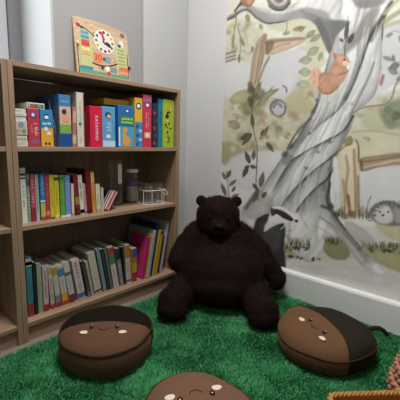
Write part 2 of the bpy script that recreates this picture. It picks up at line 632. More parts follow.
_n = (fbm(1, 7, 3, 3, _ac / 7 + N_wob[_sel] * .25, _al / 40) - .5) * 2
COL[_sel] *= (1 + .15 * _n)[:, None]


def shade(P, w, col, alpha, side, sharp=.7):
    """watercolour fold: crisp along the line, bleeding out to one side (+1 = right of travel)"""
    P = smooth_poly(P, 4, False)
    pad = w * 3 + 3
    sel = np.nonzero((U > P[:, 0].min() - pad) & (U < P[:, 0].max() + pad) & (V > P[:, 1].min() - pad) & (V < P[:, 1].max() + pad))[0]
    if not len(sel):
        return
    u, v = U[sel], V[sel]
    best = np.full(u.shape, 1e9)
    sg = np.ones(u.shape)
    tt = np.zeros(u.shape)
    for q_ in range(len(P) - 1):
        a, b = P[q_], P[q_ + 1]
        d = b - a
        t = np.clip(((u - a[0]) * d[0] + (v - a[1]) * d[1]) / (d @ d + 1e-9), 0, 1)
        dd = np.hypot(u - a[0] - t * d[0], v - a[1] - t * d[1])
        m_ = dd < best
        best = np.where(m_, dd, best)
        sg = np.where(m_, np.sign(d[0] * (v - a[1]) - d[1] * (u - a[0])), sg)
        tt = np.where(m_, (q_ + t) / (len(P) - 1), tt)
    ww = w * (1 + .5 * N_wob[sel])
    cov = np.where(sg * side > 0, np.exp(-(best / np.clip(ww, .5, None)) ** 1.3), np.exp(-(best / sharp) ** 2))
    cov = cov * np.clip(np.minimum(tt, 1 - tt) * 8, 0, 1)
    ins_ = inside(u, v, _T)
    apply(sel, cov * ins_, col, .1, alpha)


# folds of the bark (travel from top to bottom; -1 = to the right of the picture)
shade([(329, 46), (327, 62), (322, 80), (317, 102), (309, 118), (297, 139), (283, 156), (272, 172), (256, 196)], 5.0, '#7d7b7b', 0.66, -1)
shade([(384, 14), (374, 29), (368, 43), (362, 62), (354, 83), (346, 100), (336, 112), (320, 125), (303, 140), (290, 158)], 5.0, '#656465', 0.79, 1)
shade([(384, 20), (382, 45), (381, 70), (374, 95), (356, 111)], 4.3, '#93918f', 0.57, 1)
shade([(376, 60), (368, 80), (358, 100), (350, 116), (340, 130)], 3.6, '#8b8a8a', 0.53, 1)
shade([(353, 116), (344, 130), (330, 139), (314, 147), (302, 154), (291, 161), (281, 176), (270, 196)], 5.0, '#636161', 0.79, -1)
shade([(337, 152), (328, 160), (316, 169), (305, 179), (292, 192), (281, 207)], 5.8, '#6a6867', 0.75, -1)
shade([(334, 168), (326, 180), (316, 188), (304, 201), (296, 214)], 8.6, '#757372', 0.7, -1)
shade([(352, 125), (345, 140), (337, 156), (331, 172), (329, 188), (331, 203), (338, 218), (350, 233), (363, 249), (376, 263)], 5.8, '#6a6867', 0.75, 1)
shade([(226, 21), (233, 18), (243, 11), (250, 13), (257, 19), (268, 24), (284, 22), (298, 18), (310, 20), (318, 27), (323, 40), (329, 53)], 4.3, '#737272', 0.75, -1)
shade([(340, -20), (342, 4), (338, 24), (333, 40)], 4.3, '#8a8989', 0.53, 1)
shade([(362, -10), (360, 12), (352, 34), (344, 56), (338, 84)], 4.3, '#979695', 0.48, 1)
shade([(330, 56), (331, 80), (322, 106), (312, 128), (298, 148), (282, 172)], 2.9, '#a09f9e', 0.44, -1)
shade([(348, 190), (326, 206), (318, 224), (318, 244)], 6.5, '#a09e9b', 0.44, 1)
shade([(326, 208), (340, 224), (356, 246), (372, 266)], 2.9, '#8a8886', 0.53, 1)
shade([(318, 214), (334, 228), (352, 250), (364, 266)], 2.9, '#93918f', 0.53, 1)
shade([(262, 190), (268, 204), (284, 214)], 5.8, '#9b9997', 0.53, 1)
blob([(326, 240), (334, 238), (341, 241), (349, 250), (345, 259), (331, 257), (324, 250)], '#aaa67f', 1.2, .95, .8, .12, .12)

LE = smooth_poly([(316, -60), (334, -12), (333, 30), (328, 56), (322, 80), (317, 102), (297, 139), (272, 172), (252, 206), (262, 232)], 5, False)
RE = smooth_poly([(412, -60), (396, -12), (383, 40), (378, 80), (358, 112), (346, 140), (333, 165), (330, 190), (338, 218), (376, 262)], 5, False)
for k in range(60):
    f0 = R2.uniform(.03, .97)
    i0 = R2.randint(0, 34)
    i1 = min(len(LE) - 1, i0 + R2.randint(5, 14))
    ph = R2.uniform(0, 6)
    pts = [LE[i] * (1 - f) + RE[i] * f for i in range(i0, i1 + 1) for f in [f0 + .03 * math.sin(i * .5 + ph)]]
    tone = R2.choice(['#a5a4a4', '#b5b4b4', '#acabab', '#dddcdb', '#e2e1e0', '#bab8b6', '#c3c2c1'])
    stroke(pts, R2.uniform(.6, 2.6), tone, R2.uniform(.35, .75), .9, .5, .05, False)
# shaded bands
blob([(300, 10), (318, 16), (332, 20), (350, 22), (338, 34), (331, 50), (328.5, 52), (322, 36), (312, 21)], '#868586', 1.2, .9, .8, .15, .15)
blob([(228, 17), (240, 12), (250, 7), (264, 11), (282, 13), (296, 10), (310, 8), (326, 12), (330, 22), (312, 20), (298, 17), (284, 21), (268, 23), (257, 18), (246, 11), (234, 17)], '#999899', 1.5, .7, 1.2, .05, .18, mott=.25)
stroke([(318, 20), (326, 34), (330, 50)], 4, '#757475', .7, 1.5, .8)
stroke([(262, 15), (280, 20), (300, 16)], 5, '#aaa8a8', .7, 1.5, .8)
stroke([(248, 9), (258, 16), (266, 20)], 3, '#a5a3a2', .7, 1.2)
stroke([(236, 14), (246, 9), (252, 13), (258, 19), (268, 23.5), (284, 21)], 1.1, '#5d5a5a', .8, .5)
stroke([(226, 20), (234, 16.5)], 2.2, '#6d6a6a', .9, .6)
stroke([(318, 27), (323, 40), (329, 53)], 1.4, '#6c6a6a', .8, .6)
blob([(350, -20), (388, -20), (384, 2), (368, 8), (354, 4)], '#8e8d8d', 1.8, .85, 1, .1, .1)
stroke([(392, 2), (384, 14), (374, 29), (368, 42), (362, 60), (354, 82), (344, 100)], 3.4, '#6c6b6c', .9, 1.0, .8, w1=1.8)
stroke([(384, 16), (377, 28), (371, 40)], 4.6, '#7a7979', .7, 1.4, .8)
stroke([(391, 4), (384, 19), (382, 40)], 1.0, '#54504c', .85, .5)
blob([(368, 12), (380, 8), (372, 26), (358, 44), (346, 52), (352, 36)], '#918c89', 2, .7, 1.2, .08, .15)
stroke([(374, 62), (368, 78), (358, 100), (350, 116)], 1.6, '#858586', .75, .8)
stroke([(344, 100), (336, 112), (320, 124), (302, 140), (290, 158)], 1.2, '#8b8a8a', .7, .8)
stroke([(353, 116), (344, 130), (330, 139), (314, 147), (302, 154), (292, 161), (282, 176)], 2.0, '#6b6a6a', .85, .8, .5, w1=1.0)
stroke([(318, 104), (313, 116), (305, 124), (297, 132), (287, 149)], 1.6, '#5c5a5a', .85, .7)
blob([(298, 128), (310, 120), (306, 130), (298, 136)], '#8f8d8d', 1.2, .7, .8)
stroke([(337, 152), (328, 160), (316, 169), (305, 179), (292, 192), (281, 207)], 1.8, '#757474', .8, .8, .5, w1=1.0)
stroke([(334, 168), (326, 180), (316, 188), (304, 201), (296, 212)], 1.9, '#686767', .85, .8)
stroke([(331, 183), (327, 196), (329, 208)], 2.6, '#59585a', .85, .9)
stroke([(332, 172), (332, 190), (334, 206)], 1.6, '#e1e0df', .9, .6)
blob([(284, 153), (293, 156), (291, 163), (283, 164)], '#8d8b8b', 1, .8, .6)
stroke([(322, 206), (330, 210), (338, 220), (345, 230)], 2.6, '#5f5e5f', .85, .8, .5, w1=1.0)
stroke([(320, 217), (334, 226), (348, 238), (358, 250)], 1.0, '#8a8886', .75, .7)
stroke([(316, 226), (332, 236), (352, 258)], .9, '#908e8c', .6, .7)
blob([(345, 222), (360, 226), (378, 246), (366, 246), (352, 236)], '#b9b6b4', 1.5, .75, 1, .1)
stroke([(286, 212), (290, 226), (288, 240)], 2, '#b2b0ae', .7, 1.2)
blob([(246, 205), (262, 194), (272, 200), (270, 218), (256, 220), (246, 216)], '#b6b4b2', 2, .7, 1.5, .1)
stroke([(246, 208), (252, 199), (258, 190)], 4.2, '#7d7c78', .85, 1.0)
blob([(283, 268), (330, 266), (376, 274), (390, 286), (330, 276)], '#d3d1ce', 2, .8, 1, .05)
for P_ in ([(384, 16), (374, 30), (368, 43), (362, 62), (354, 83), (346, 100)], [(353, 116), (344, 130), (330, 139), (314, 147), (302, 154), (291, 161)], [(337, 152), (328, 160), (316, 169), (305, 179), (292, 192)],
           [(334, 168), (326, 180), (316, 188), (304, 201)], [(317, 103), (309, 118), (297, 139), (284, 154)], [(331, 172), (329, 188), (331, 203), (338, 218)]):
    stroke(P_, 1.3, '#4f4d4d', .7, .6, .8, .1, w1=.6)
for k in range(40):   # light ridges beside the creases
    f0 = R2.uniform(.05, .95)
    i0 = R2.randint(8, 36)
    i1 = min(len(LE) - 1, i0 + R2.randint(3, 9))
    stroke([LE[i] * (1 - f0) + RE[i] * f0 for i in range(i0, i1 + 1)], R2.uniform(.5, 1.4), R2.choice(['#dfdedd', '#d9d8d7', '#e2e1e0', '#9a9897']), .55, .6, .6, .05, False)
# small side branch
stroke([(353, 113), (362, 108), (374, 106), (386, 104), (392, 97), (396, 84), (404, 74)], 1.7, '#8d8c86', .9, .6, .4)
# dabs of knots
for x, y in ((309, 134), (310, 133), (318, 152), (329, 169)):
    blob(ell(x, y, 1.6, 1.1, 20), '#83817f', .7, .8, .4)
# --- right post and rail
blob([(360, 159), (376, 156), (400, 153), (440, 152), (640, 160), (640, 174), (440, 166), (400, 165), (380, 167), (361, 171)], '#b29c88', .8, 1, .5, .15, .1)
stroke([(361, 168), (380, 164), (410, 160), (520, 164)], 1.6, '#d3c4b0', .8, .7)
stroke([(361, 162), (378, 160), (400, 156)], 2.0, '#8c7562', .7, .8)
stroke([(361, 161), (362, 169)], 2.2, '#6f5c4c', .75, .7)
blob([(336, 160), (342, 146), (348, 139), (356, 140), (359, 146), (359.5, 170), (360, 200), (361, 216), (350, 219), (340, 216), (339, 195), (336, 180)], '#d9cdb9', .8, 1, .5, .12, .06)
blob([(333, 160), (338, 160), (341, 190), (341, 214), (336, 212), (334, 190)], '#dededc', .9, .95, .5, .1)
blob([(345, 140), (350, 136), (353, 140), (351, 145), (345, 145)], '#a59c6c', .7, .95, .4, .15)
stroke([(336, 154), (344, 147), (352, 143)], 1.4, '#8f8560', .85, .6)
stroke([(356, 140), (358.5, 146), (358.5, 162)], 1.5, '#75654f', .85, .6)
stroke([(346, 156), (348, 170), (346, 188), (349, 206)], 2.2, '#a08b6c', .75, .9, .6)
stroke([(343, 180), (345, 200), (344, 214)], 2.2, '#b59b70', .85, .8)
stroke([(354, 150), (355, 176), (356, 206), (355, 217)], 2.4, '#a68663', .8, .9, .6)
stroke([(348, 196), (350, 214)], 3, '#8b6a4a', .75, .9)
stroke([(358, 176), (359, 214)], 1.4, '#8b7358', .8, .6)
# --- squirrel
blob([(309, 78), (311, 71), (316, 68.5), (321, 71), (325, 78), (329, 84), (328, 90), (321, 91), (314, 86)], '#dab59e', 1.3, .95, 1.2, .05, .1)
blob([(319, 76), (325, 72), (332, 74), (341, 78), (338, 87), (331, 93.5), (323, 94), (318.5, 89), (319, 82)], '#cda087', .9, 1, .6, .15, .1)
blob([(330, 77), (338, 77), (340, 81), (335, 86), (329, 84)], '#dcbfaa', 1, .8, .6)
stroke([(319, 88), (324, 93), (332, 92.5), (338, 86)], 1.6, '#a97a63', .7, .9)
blob([(330, 72), (334, 62), (344, 62), (347, 70), (344, 80), (336, 86), (328, 84)], '#d2a78f', 1, 1, .6, .1, .1)
blob([(332, 66), (338, 64), (345, 68), (347, 72), (342, 75), (334, 76), (330, 72)], '#cfa48c', .8, 1, .5, .14, .08)
blob([(335, 56), (338, 54), (344, 54.5), (348.5, 59), (350, 63), (346, 66), (340, 67), (336, 64), (334.5, 60)], '#d3a88f', .7, 1, .4, .14, .08)
blob([(333.5, 52), (336.5, 55), (336, 60), (333, 57)], '#c2957d', .5, 1, .3, .1)
blob([(344, 61), (349.5, 62.5), (347, 65.5), (343, 65)], '#eacdb3', .6, .9, .3)
for k in range(60):
    t = R2.uniform(0, 6.28)
    r = R2.uniform(.2, 1)
    x, y = 318 + 8 * r * math.cos(t), 79 + 8 * r * math.sin(t)
    stroke([(x, y), (x + R2.uniform(-2, 1), y - R2.uniform(1, 3.5))], .7, R2.choice(['#c08f76', '#e6cbb8', '#b9836a', '#d9b096']), .6, .5, .2, w1=.3)
for k in range(50):
    x, y = R2.uniform(321, 340), R2.uniform(74, 93)
    stroke([(x, y), (x + R2.uniform(0, 2), y - R2.uniform(1, 2.5))], .6, R2.choice(['#b98369', '#dcb9a4', '#a97258', '#cf9f86']), .45, .5, .2, w1=.3)
blob(ell(344.3, 59.6, 1.1, .9), '#3b302b', .4, 1, 0)
stroke([(340, 74), (346, 73), (348, 70)], 1.0, '#8d6a58', .7, .5)
stroke([(334, 66), (336, 64)], 1.2, '#a57a64', .7, .5)
# --- bird and round hollow on the bough
blob([(236, 9), (240, 2), (246, -8), (254, -10), (255, 0), (249, 7), (242, 6)], '#a98874', .9, 1, .6, .15, .12)
blob([(246, -6), (253, -8), (253, 1), (248, 4)], '#c9a78f', 1, .9, .5)
stroke([(235, 11), (241, 3)], 2.0, '#6d5a50', .85, .6)
blob(ell(279, -1, 11.5, 11.5), '#8b8684', 1, 1, .6, .2)
blob(ell(279, -2, 8.5, 8.5), '#c8c3bf', 1, .95, .6, .1)
blob(ell(279, -2, 5, 5.5), '#76706d', 1.2, .8, .6)
stroke([(269, 6), (275, 10), (284, 9.5), (290, 3)], 1.5, '#5a5554', .9, .6)
# --- leaves and stems
G1, G2, G3, G4 = '#8a8873', '#a3a28a', '#77756a', '#b7b49a'
stroke([(236, 12), (236, 22), (234, 32), (233, 48)], .8, '#7a776a', .8)
stroke([(238, 28), (241, 40), (240, 54), (239, 62)], .8, '#7a776a', .8)
leaf(239.5, 54, -95, 9, 2.4, G2)
leaf(241, 40, -60, 8, 3.2, G4)
leaf(247, 14, -80, 8, 5, '#a9b07e')
leaf(234, 34, -100, 10, 3.5, G4)
stroke([(244, 26), (246, 36), (248, 46)], .6, '#8d8a78', .6)
leaf(253, 46, -100, 7, 3, G4)
leaf(260, 24, -70, 6, 4, G4)
# twig with berries below the bough
leaf(292, 30, 12, 15, 5, '#a8aa86')
leaf(290, 32, 200, 8, 4, G4)
leaf(306, 38, 40, 13, 6, '#b1b394')
for x, y in ((299, 28), (301, 31), (303, 29), (301, 27)):
    blob(ell(x, y, 1.1, 1.1), '#9b6f5c', .5, .9, .2)
stroke([(286, 20), (287, 28), (284, 34)], .7, '#80806c', .7)
# big rounded leaves at the trunk's left side
for a_ in ((321, 34, 215, 14, 6), (319, 47, 215, 15, 8), (312, 59, 190, 14, 8), (322, 52, 250, 10, 5)):
    leaf(*a_, '#b4b7a2', .9)
for a_ in ((311, 72, 180, 13, 9), (309, 84, 182, 13, 8)):
    leaf(*a_, '#b9bdac', .9)
# bush of pointed leaves by the left post
for a_ in ((252, 100, 62, 22, 5), (254, 104, 78, 22, 4.5), (256, 106, 40, 24, 5), (256, 100, 25, 26, 6), (254, 108, 118, 22, 5), (258, 108, 55, 28, 4.5), (262, 98, 30, 20, 5), (252, 110, 100, 18, 5)):
    leaf(*a_, R2.choice(['#a5a482', '#b7b594', '#94947a']), .85)
blob([(231, 100), (236, 93), (244, 91), (250, 95), (248, 102), (238, 104)], '#b9b693', 1, .9, .6, .14)
leaf(254, 96, 215, 9, 5, '#8b8a70')
leaf(252, 98, 260, 9, 5, '#6f6d5c', .9)
# long twining stem
stroke([(252, 100), (252, 116), (254, 132), (257, 146), (257, 160), (256, 186), (258, 200)], 1.0, '#6f6c60', .9, .5)
for a_ in ((253, 128, 95, 15, 4.2), (252, 134, 205, 13, 7), (252, 134, 228, 16, 5), (260, 140, 58, 17, 4.6), (263, 138, 90, 9, 5), (266, 142, -52, 13, 4.6), (250, 164, 110, 14, 5), (253, 160, 82, 11, 4.4),
           (250, 166, -165, 6, 3), (248, 166, 245, 13, 5), (250, 166, -15, 7, 4), (260, 188, 78, 17, 5.4), (258, 190, 130, 9, 4), (262, 198, 55, 8, 4)):
    leaf(*a_, R2.choice(['#77765f', '#858369', '#6c6b5d']), .92)
leaf(240, 128, 150, 14, 9, '#a6a688', .85)
leaf(258, 190, 250, 14, 5, '#7b7a70', .8)
# low plant behind the bear
stroke([(227, 172), (228, 186), (229, 200)], .9, '#8b877a', .85)
for a_ in ((227, 178, 65, 9, 4), (226, 180, 115, 9, 3.6), (229, 186, 40, 10, 3.6), (226, 196, 110, 14, 4), (232, 192, 60, 7, 3), (231, 198, 25, 9, 4)):
    leaf(*a_, R2.choice(['#8f8c7a', '#a3a08c', '#7c7a6c']), .9)
# flowers
for x, y in ((248, 110), (250, 113), (246, 113), (265, 134), (263, 137), (267, 137), (286, 137), (288, 134), (232, 108), (229, 126), (306, 97), (309, 94), (237, 118), (352, 104), (371, 109), (381, 110), (364, 138), (368, 139)):
    blob(ell(x, y, R2.uniform(1.6, 2.8), R2.uniform(1.4, 2.2), R2.uniform(0, 90)), R2.choice(['#cfa890', '#d9bda8', '#c39880']), .9, .75, .7, .1)
    blob(ell(x + .5, y + .4, .8, .6), '#8f6a58', .5, .6, .2)
stroke([(383, 76), (381, 84)], 3, '#a9776a', .85, .7)
# right of the trunk: leaves on pale sky
stroke([(384, 22), (396, 14), (410, 6)], 4.5, '#a6a888', .8, 1.2)
stroke([(386, 26), (398, 22), (412, 20)], 3.6, '#b4b49a', .75, 1.2)
stroke([(384, 14), (394, 4), (404, -6)], 3, '#b3b596', .8, 1)
stroke([(386, 36), (394, 31), (402, 33)], .7, '#8d8f8a', .8)
for a_ in ((386, 37, 28, 8, 4.2), (392, 60, 160, 10, 5), (394, 62, 100, 8, 4), (400, 64, 200, 12, 7), (398, 74, 150, 12, 7), (404, 44, 120, 10, 5), (396, 80, 20, 12, 6), (412, 30, 60, 12, 6), (420, 56, 100, 12, 6)):
    leaf(*a_, R2.choice(['#9b9e98', '#8d908a', '#abada2']), .85)
stroke([(384, 58), (396, 62), (410, 60)], .7, '#8d8f8a', .8)
stroke([(398, 84), (400, 72), (404, 62)], .7, '#8d8f8a', .8)
# dark twig on the trunk
stroke([(345, 56), (345, 46), (348, 36)], .9, '#5d5a58', .9, .5)
leaf(345, 40, 80, 20, 4.6, '#737070')
leaf(348, 44, 62, 13, 5, '#6a6868')
leaf(343, 42, 130, 5, 3, '#6a6868')
for x, y, r, c in ((285, 154, 3.2, '#5b5958'), (291, 147, 2.2, '#615f5e'), (317, 100, 2.4, '#5f5d5c'), (313, 112, 1.8, '#6a6867'), (251, 90, 3.2, '#6b604f'), (256, 96, 3.4, '#75705a'), (331, 206, 3.4, '#55534f'), (336, 214, 3, '#5c5a58'),
                   (352, 214, 3.2, '#7b6248'), (344, 216, 2.8, '#6f6a50'), (396, 116, 5, '#6f7762'), (388, 110, 3.5, '#8a9078'), (306, 168, 1.5, '#716f6d'), (330, 142, 2, '#5c5a59'), (262, 92, 3, '#8a8468'), (247, 112, 3, '#8f8b70')):
    blob(ell(x, y, r, r * .8, R2.uniform(-60, 60)), c, 1.4, .75, 1.6, .1, .2)
# --- small grey mouse on the left
blob(ell(278, 108, 8.4, 8.6), '#7d797a', .8, .95, .5, .1)
blob(ell(278.5, 108.5, 7.2, 7.3), '#cbc9ca', 1.2, .95, .6, .08)
blob(ell(275.5, 103.5, 3, 2.4, -20), '#8f8b8c', .8, .8, .4)
blob(ell(280.5, 105.5, 1.6, 3.2, -35), '#8f8689', .7, .8, .3)
blob(ell(274, 107, .9, .9), '#3f3b3b', .4, .9, 0)
blob(ell(273, 112, 1.0, .8), '#75686a', .4, .8, 0)
stroke([(285, 106), (284.5, 113), (280, 116.5)], 1.2, '#6b6768', .8, .6)
stroke([(283, 86), (286, 88), (286.5, 92)], 1.4, '#6f6c62', .8, .6)
# --- badger
blob([(254, 226), (262, 216), (272, 214), (282, 219), (285, 230), (284, 246), (283, 275), (250, 275)], '#504f50', 1, 1, .6, .1, .2)
blob([(262, 224), (276, 222), (281, 234), (278, 250), (266, 250)], '#6f6e6e', 2.5, .6, 1.5)
blob([(268, 222), (271, 211), (277, 207.5), (286, 210), (292, 215), (297, 221), (293, 223), (284, 222), (276, 222)], '#e6e5e3', .7, 1, .3, .12)
blob([(271.5, 215), (272.5, 210), (278, 209.5), (286, 213), (293, 219), (291, 221), (283, 218), (277, 214), (272.5, 216)], '#4f4d4e', .6, 1, .3, .1, .12)
blob([(271, 214), (270.5, 208.5), (273, 208), (274, 212)], '#5c5b5c', .5, .95, .2)
stroke([(273, 207.5), (281, 207.5), (288, 211.5), (295, 218.5)], 1.5, '#eeedeb', 1, .5, .2)
blob(ell(296.3, 221, 1.7, 1.3, 25), '#302e2f', .4, 1, 0)
blob([(264, 232), (267, 222), (276, 218), (288, 222), (280, 224), (272, 227)], '#e3e2e0', .8, .95, .4)
stroke([(281, 229), (285, 225)], 1.0, '#ebeae8', .9, .5)
stroke([(284, 232), (291, 230)], .6, '#8a8988', .7, .4)
stroke([(284, 236), (290, 235)], .6, '#8a8988', .7, .4)
# --- hedgehog
blob([(370, 213), (373, 206), (380, 202), (390, 201), (400, 204), (408, 212), (410, 220), (402, 225), (386, 225), (374, 221)], '#8f8c8a', 1, 1, .9, .12, .12)
blob([(373, 213), (378, 207), (387, 206), (392, 212), (393, 220), (386, 224), (376, 221)], '#d5d2ce', 1.2, .95, .6, .06)
for k in range(70):
    t = R2.uniform(-.2, 3.4)
    rr = R2.uniform(.72, 1.08)
    x = 390 + 19 * rr * math.cos(t)
    y = 217 - 15 * rr * math.sin(t)
    stroke([(x, y), (x + 2.6 * math.cos(t + .3), y - 2.2 * math.sin(t + .3))], .6, R2.choice(['#5f5d5c', '#767372', '#4e4c4c', '#b5b2b0']), .8, .4, 0)
blob([(394, 208), (402, 210), (404, 220), (396, 222)], '#b7b4b2', 1.5, .7, 1)
blob(ell(380, 211.8, .95, 1), '#3a3635', .35, 1, 0)
blob(ell(388.4, 212, .95, 1), '#3a3635', .35, 1, 0)
blob(ell(383, 215.3, 1.3, 1), '#453d3c', .4, 1, 0)
blob(ell(373.5, 213, 1.8, 1.6), '#b59f98', .7, .9, .2)
# --- grass tufts
for (x0, x1, y0, n, hgt) in ((284, 310, 246, 46, 9), (325, 342, 243, 34, 7), (360, 404, 249, 80, 8), (337, 346, 216, 16, 10), (358, 370, 217, 22, 10), (404, 470, 252, 60, 8), (282, 300, 250, 18, 5)):
    for k in range(n):
        x = R2.uniform(x0, x1)
        y = y0 + R2.uniform(-2.5, 2.5)
        hh = hgt * R2.uniform(.35, 1)
        stroke([(x, y), (x + R2.uniform(-2.5, 2.5), y - hh)], 1.0, R2.choice(['#5e5d4a', '#76755c', '#4d4c40', '#8d8b6c', '#a2a07e']), .75, .4, 0, w1=.3)
for (x0, x1, yy) in ((368, 404, 250), (285, 308, 247), (288, 302, 257), (312, 320, 259)):
    for k in range(int((x1 - x0) * .8)):
        x = R2.uniform(x0, x1)
        blob(ell(x, yy + R2.uniform(-1.6, 1.6) + (x - x0) * .08, R2.uniform(.8, 2), R2.uniform(.6, 1.1)), R2.choice(['#55544a', '#6b6a57', '#44433b']), .6, .7, .4)
stroke([(366, 216), (368, 204), (371, 196)], .8, '#77756c', .85, .5)
stroke([(363, 216), (363, 206)], .8, '#6c6a5c', .85, .5)
# watercolour paper grain
COL *= (1 + .012 * N_fine)[:, None]
# ink density of the print
COL = np.clip(COL, 0, 1)
COL = .87 * (COL / .87) ** 1.28
_g = COL.mean(1)[:, None]
COL = np.clip(_g + (COL - _g) * .86, 0, 1)

me = bpy.data.meshes.new('mural')
verts = np.stack([np.full_like(GY, XM), GY, GZ], 1)
idx = np.arange(ny * nz_).reshape(nz_, ny)
q = np.stack([idx[:-1, :-1], idx[:-1, 1:], idx[1:, 1:], idx[1:, :-1]], -1).reshape(-1, 4)
me.vertices.add(len(verts))
me.vertices.foreach_set('co', verts.astype(np.float32).ravel())
me.loops.add(q.size)
me.loops.foreach_set('vertex_index', q.astype(np.int32).ravel())
me.polygons.add(len(q))
me.polygons.foreach_set('loop_start', np.arange(0, q.size, 4, dtype=np.int32))
me.update()
me.validate()
at = me.attributes.new('paint', 'FLOAT_COLOR', 'POINT')
lincol = np.where(COL <= .04045, COL / 12.92, ((COL + .055) / 1.055) ** 2.4)
at.data.foreach_set('color', np.concatenate([lincol, np.ones((len(COL), 1))], 1).astype(np.float32).ravel())
mm = bpy.data.materials.new('watercolour_wallpaper')
mm.use_nodes = True
nt = mm.node_tree
an = nt.nodes.new('ShaderNodeAttribute')
an.attribute_name = 'paint'
nt.links.new(an.outputs['Color'], nt.nodes['Principled BSDF'].inputs['Base Color'])
nt.nodes['Principled BSDF'].inputs['Roughness'].default_value = .85
nt.nodes['Principled BSDF'].inputs['Specular IOR Level'].default_value = .15
mur = link_mesh('wall_mural', me, mm)
# paper thickness: edge strips close the sheet against the wall
tag(mur, 'watercolour woodland wallpaper mural with a twisting grey tree on the wall', 'mural')

# ------------------------------------------------------------------ bookcases


def bookcase(name, label, x0):
    W = BK_X1 - BK_X0
    D = .283
    r = empty(name, (x0, BK_Y0, 0))
    tag(r, label, 'bookcase', 'grey oak bookcases')
    T = .018
    for s in (0, 1):
        xx = 0 if s == 0 else W - T
        boxes('side_panel', [((xx, 0, 0), (xx + T, D, BK_H))], M_WOODV, r, .0012)
    boxes('top_panel', [((T + .0003, .0, BK_H - .018), (W - T - .0003, D, BK_H))], M_WOODH, r, .0012)
    for z in (.754, .463, .079):
        boxes('shelf', [((T + .0003, .002, z - .017), (W - T - .0003, D - .006, z))], M_WOODH, r, .0012)
    boxes('back_panel', [((T + .0003, D - .005, .062), (W - T - .0003, D - .001, BK_H - .019))], M_WOODB, r)
    boxes('plinth', [((T + .0003, .014, 0), (W - T - .0003, .03, .0615))], M_WOODH, r)
    return r


bookcase('bookcase', 'grey oak bookcase filled with books and games, in the corner beside the bear', BK_X0)
bookcase('bookcase', 'empty grey oak bookcase cut off at the left edge of the photo', BK_X0 - (BK_X1 - BK_X0) - .001)

# ------------------------------------------------------------------ books and boxes
S1, S2, S3 = .754, .463, .079
PAGE_COLS = ['#b9ae9b', '#c4bba9', '#a89d8b', '#beb6a8']


class Row:
    def __init__(self, z, yf, xmin):
        self.z, self.yf, self.prev = z, yf, None
        self.xmin = xmin


def place(row, xbl, xbr, xtl, yb, ytop, dy=0.0):
    """measured spine edges -> left foot X, thickness, height, lean angle (positive = top to the right)"""
    Y = row.yf + dy
    X0, _ = on_y(xbl, yb, Y)
    X1, _ = on_y(xbr, yb, Y)
    Xt, Zt = on_y(xtl, ytop, Y)
    hgt = Zt - row.z
    a = math.atan2(Xt - X0, hgt)
    if abs(a) < .035:
        a = 0.0
    Ln = hgt / math.cos(a)
    th = max(.004, (X1 - X0) * math.cos(a))
    return X0, th, Ln, a, Y


def settle(row, X0, th, Ln, a):
    """push right until it clears the previous volume of the row; returns the left foot"""
    if row.prev is None:
        X0 = max(X0, row.xmin)
    else:
        pX, pth, pL, pa = row.prev
        hmin = min(Ln * math.cos(a), pL * math.cos(pa))
        pr0 = pX + pth / math.cos(pa)
        for hh in (0, hmin):
            X0 = max(X0, pr0 + hh * math.tan(pa) - hh * math.tan(a) + .0006)
    row.prev = (X0, th, Ln, a)
    return X0


def oriented(o, X0, th, a, Y, z):
    # local origin: bottom left front corner; the foot that touches the shelf depends on the lean
    if a > 0:      # leaning right: stands on its right bottom edge
        foot = X0 + th / math.cos(a)
        o.rotation_euler = (0, a, 0)
        off = Vector((th * math.cos(a), 0, -th * math.sin(a)))
        o.location = (foot - off.x, Y, z + .0004 - off.z)
    else:
        o.rotation_euler = (0, a, 0)
        o.location = (X0, Y, z + .0004)


def book(row, px, cover, label, depth=.15, bands=(), text=None, group='books', pages=None, cov_col=None, dy=0.0, hard=True, name='book', soft=None):
    X0, th, Ln, a, Y = place(row, *px, dy=dy)
    X0 = settle(row, X0, th, Ln, a)
    ct = min(.0022 if hard else .0010, th * .2)
    bm = bmesh.new()
    add_box(bm, (0, 0, 0), (ct, depth, Ln), .0003, 1)
    add_box(bm, (th - ct, 0, 0), (th, depth, Ln), .0003, 1)
    add_box(bm, (ct, 0, 0), (th - ct, ct * 1.2, Ln), 0)
    o = obj(name, bm, pm(cover, .5))
    oriented(o, X0, th, a, Y, row.z)
    k = .003 if hard else .0005
    boxes('pages', [((ct + .0002, ct * 1.2 + .0002, k), (th - ct - .0002, depth - k, Ln - k))], pm(pages or random.choice(PAGE_COLS), .9, .12, 300, .05), o)
    for (f0, f1, col) in bands:
        panel(o, 'spine_band', .0003, th - .0003, Ln * f0 + .0005, Ln * f1 - .0005, col)
    if text:
        f0, f1, col, n = text
        glyphs(o, th * .25, th * .75, Ln * f0, Ln * f1, col, n, -.0007, True, 'lettering', hash(label) % 1000 if False else len(label) * 7 + n)
    if cov_col:
        c = boxes('cover_picture', [((-.0006, .006, .006), (-.0001, depth - .006, Ln - .006))], pm(cov_col, .5, .25, 25), o)
    tag(o, label, 'book', group)
    return o


def game(row, px, col, label, depth=.2, group='game boxes on the top shelf', dy=0.0, bevel=.0015):
    X0, th, Ln, a, Y = place(row, *px, dy=dy)
    a = 0.0
    Ln = Ln
    X0 = settle(row, X0, th, Ln, a)
    bm = bmesh.new()
    add_box(bm, (0, 0, 0), (th, depth, Ln), bevel)
    # lid seam
    o = obj('game_box', bm, pm(col, .45))
    o.location = (X0, Y, row.z + .0004)
    tag(o, label, 'game box', group)
    return o, th, Ln


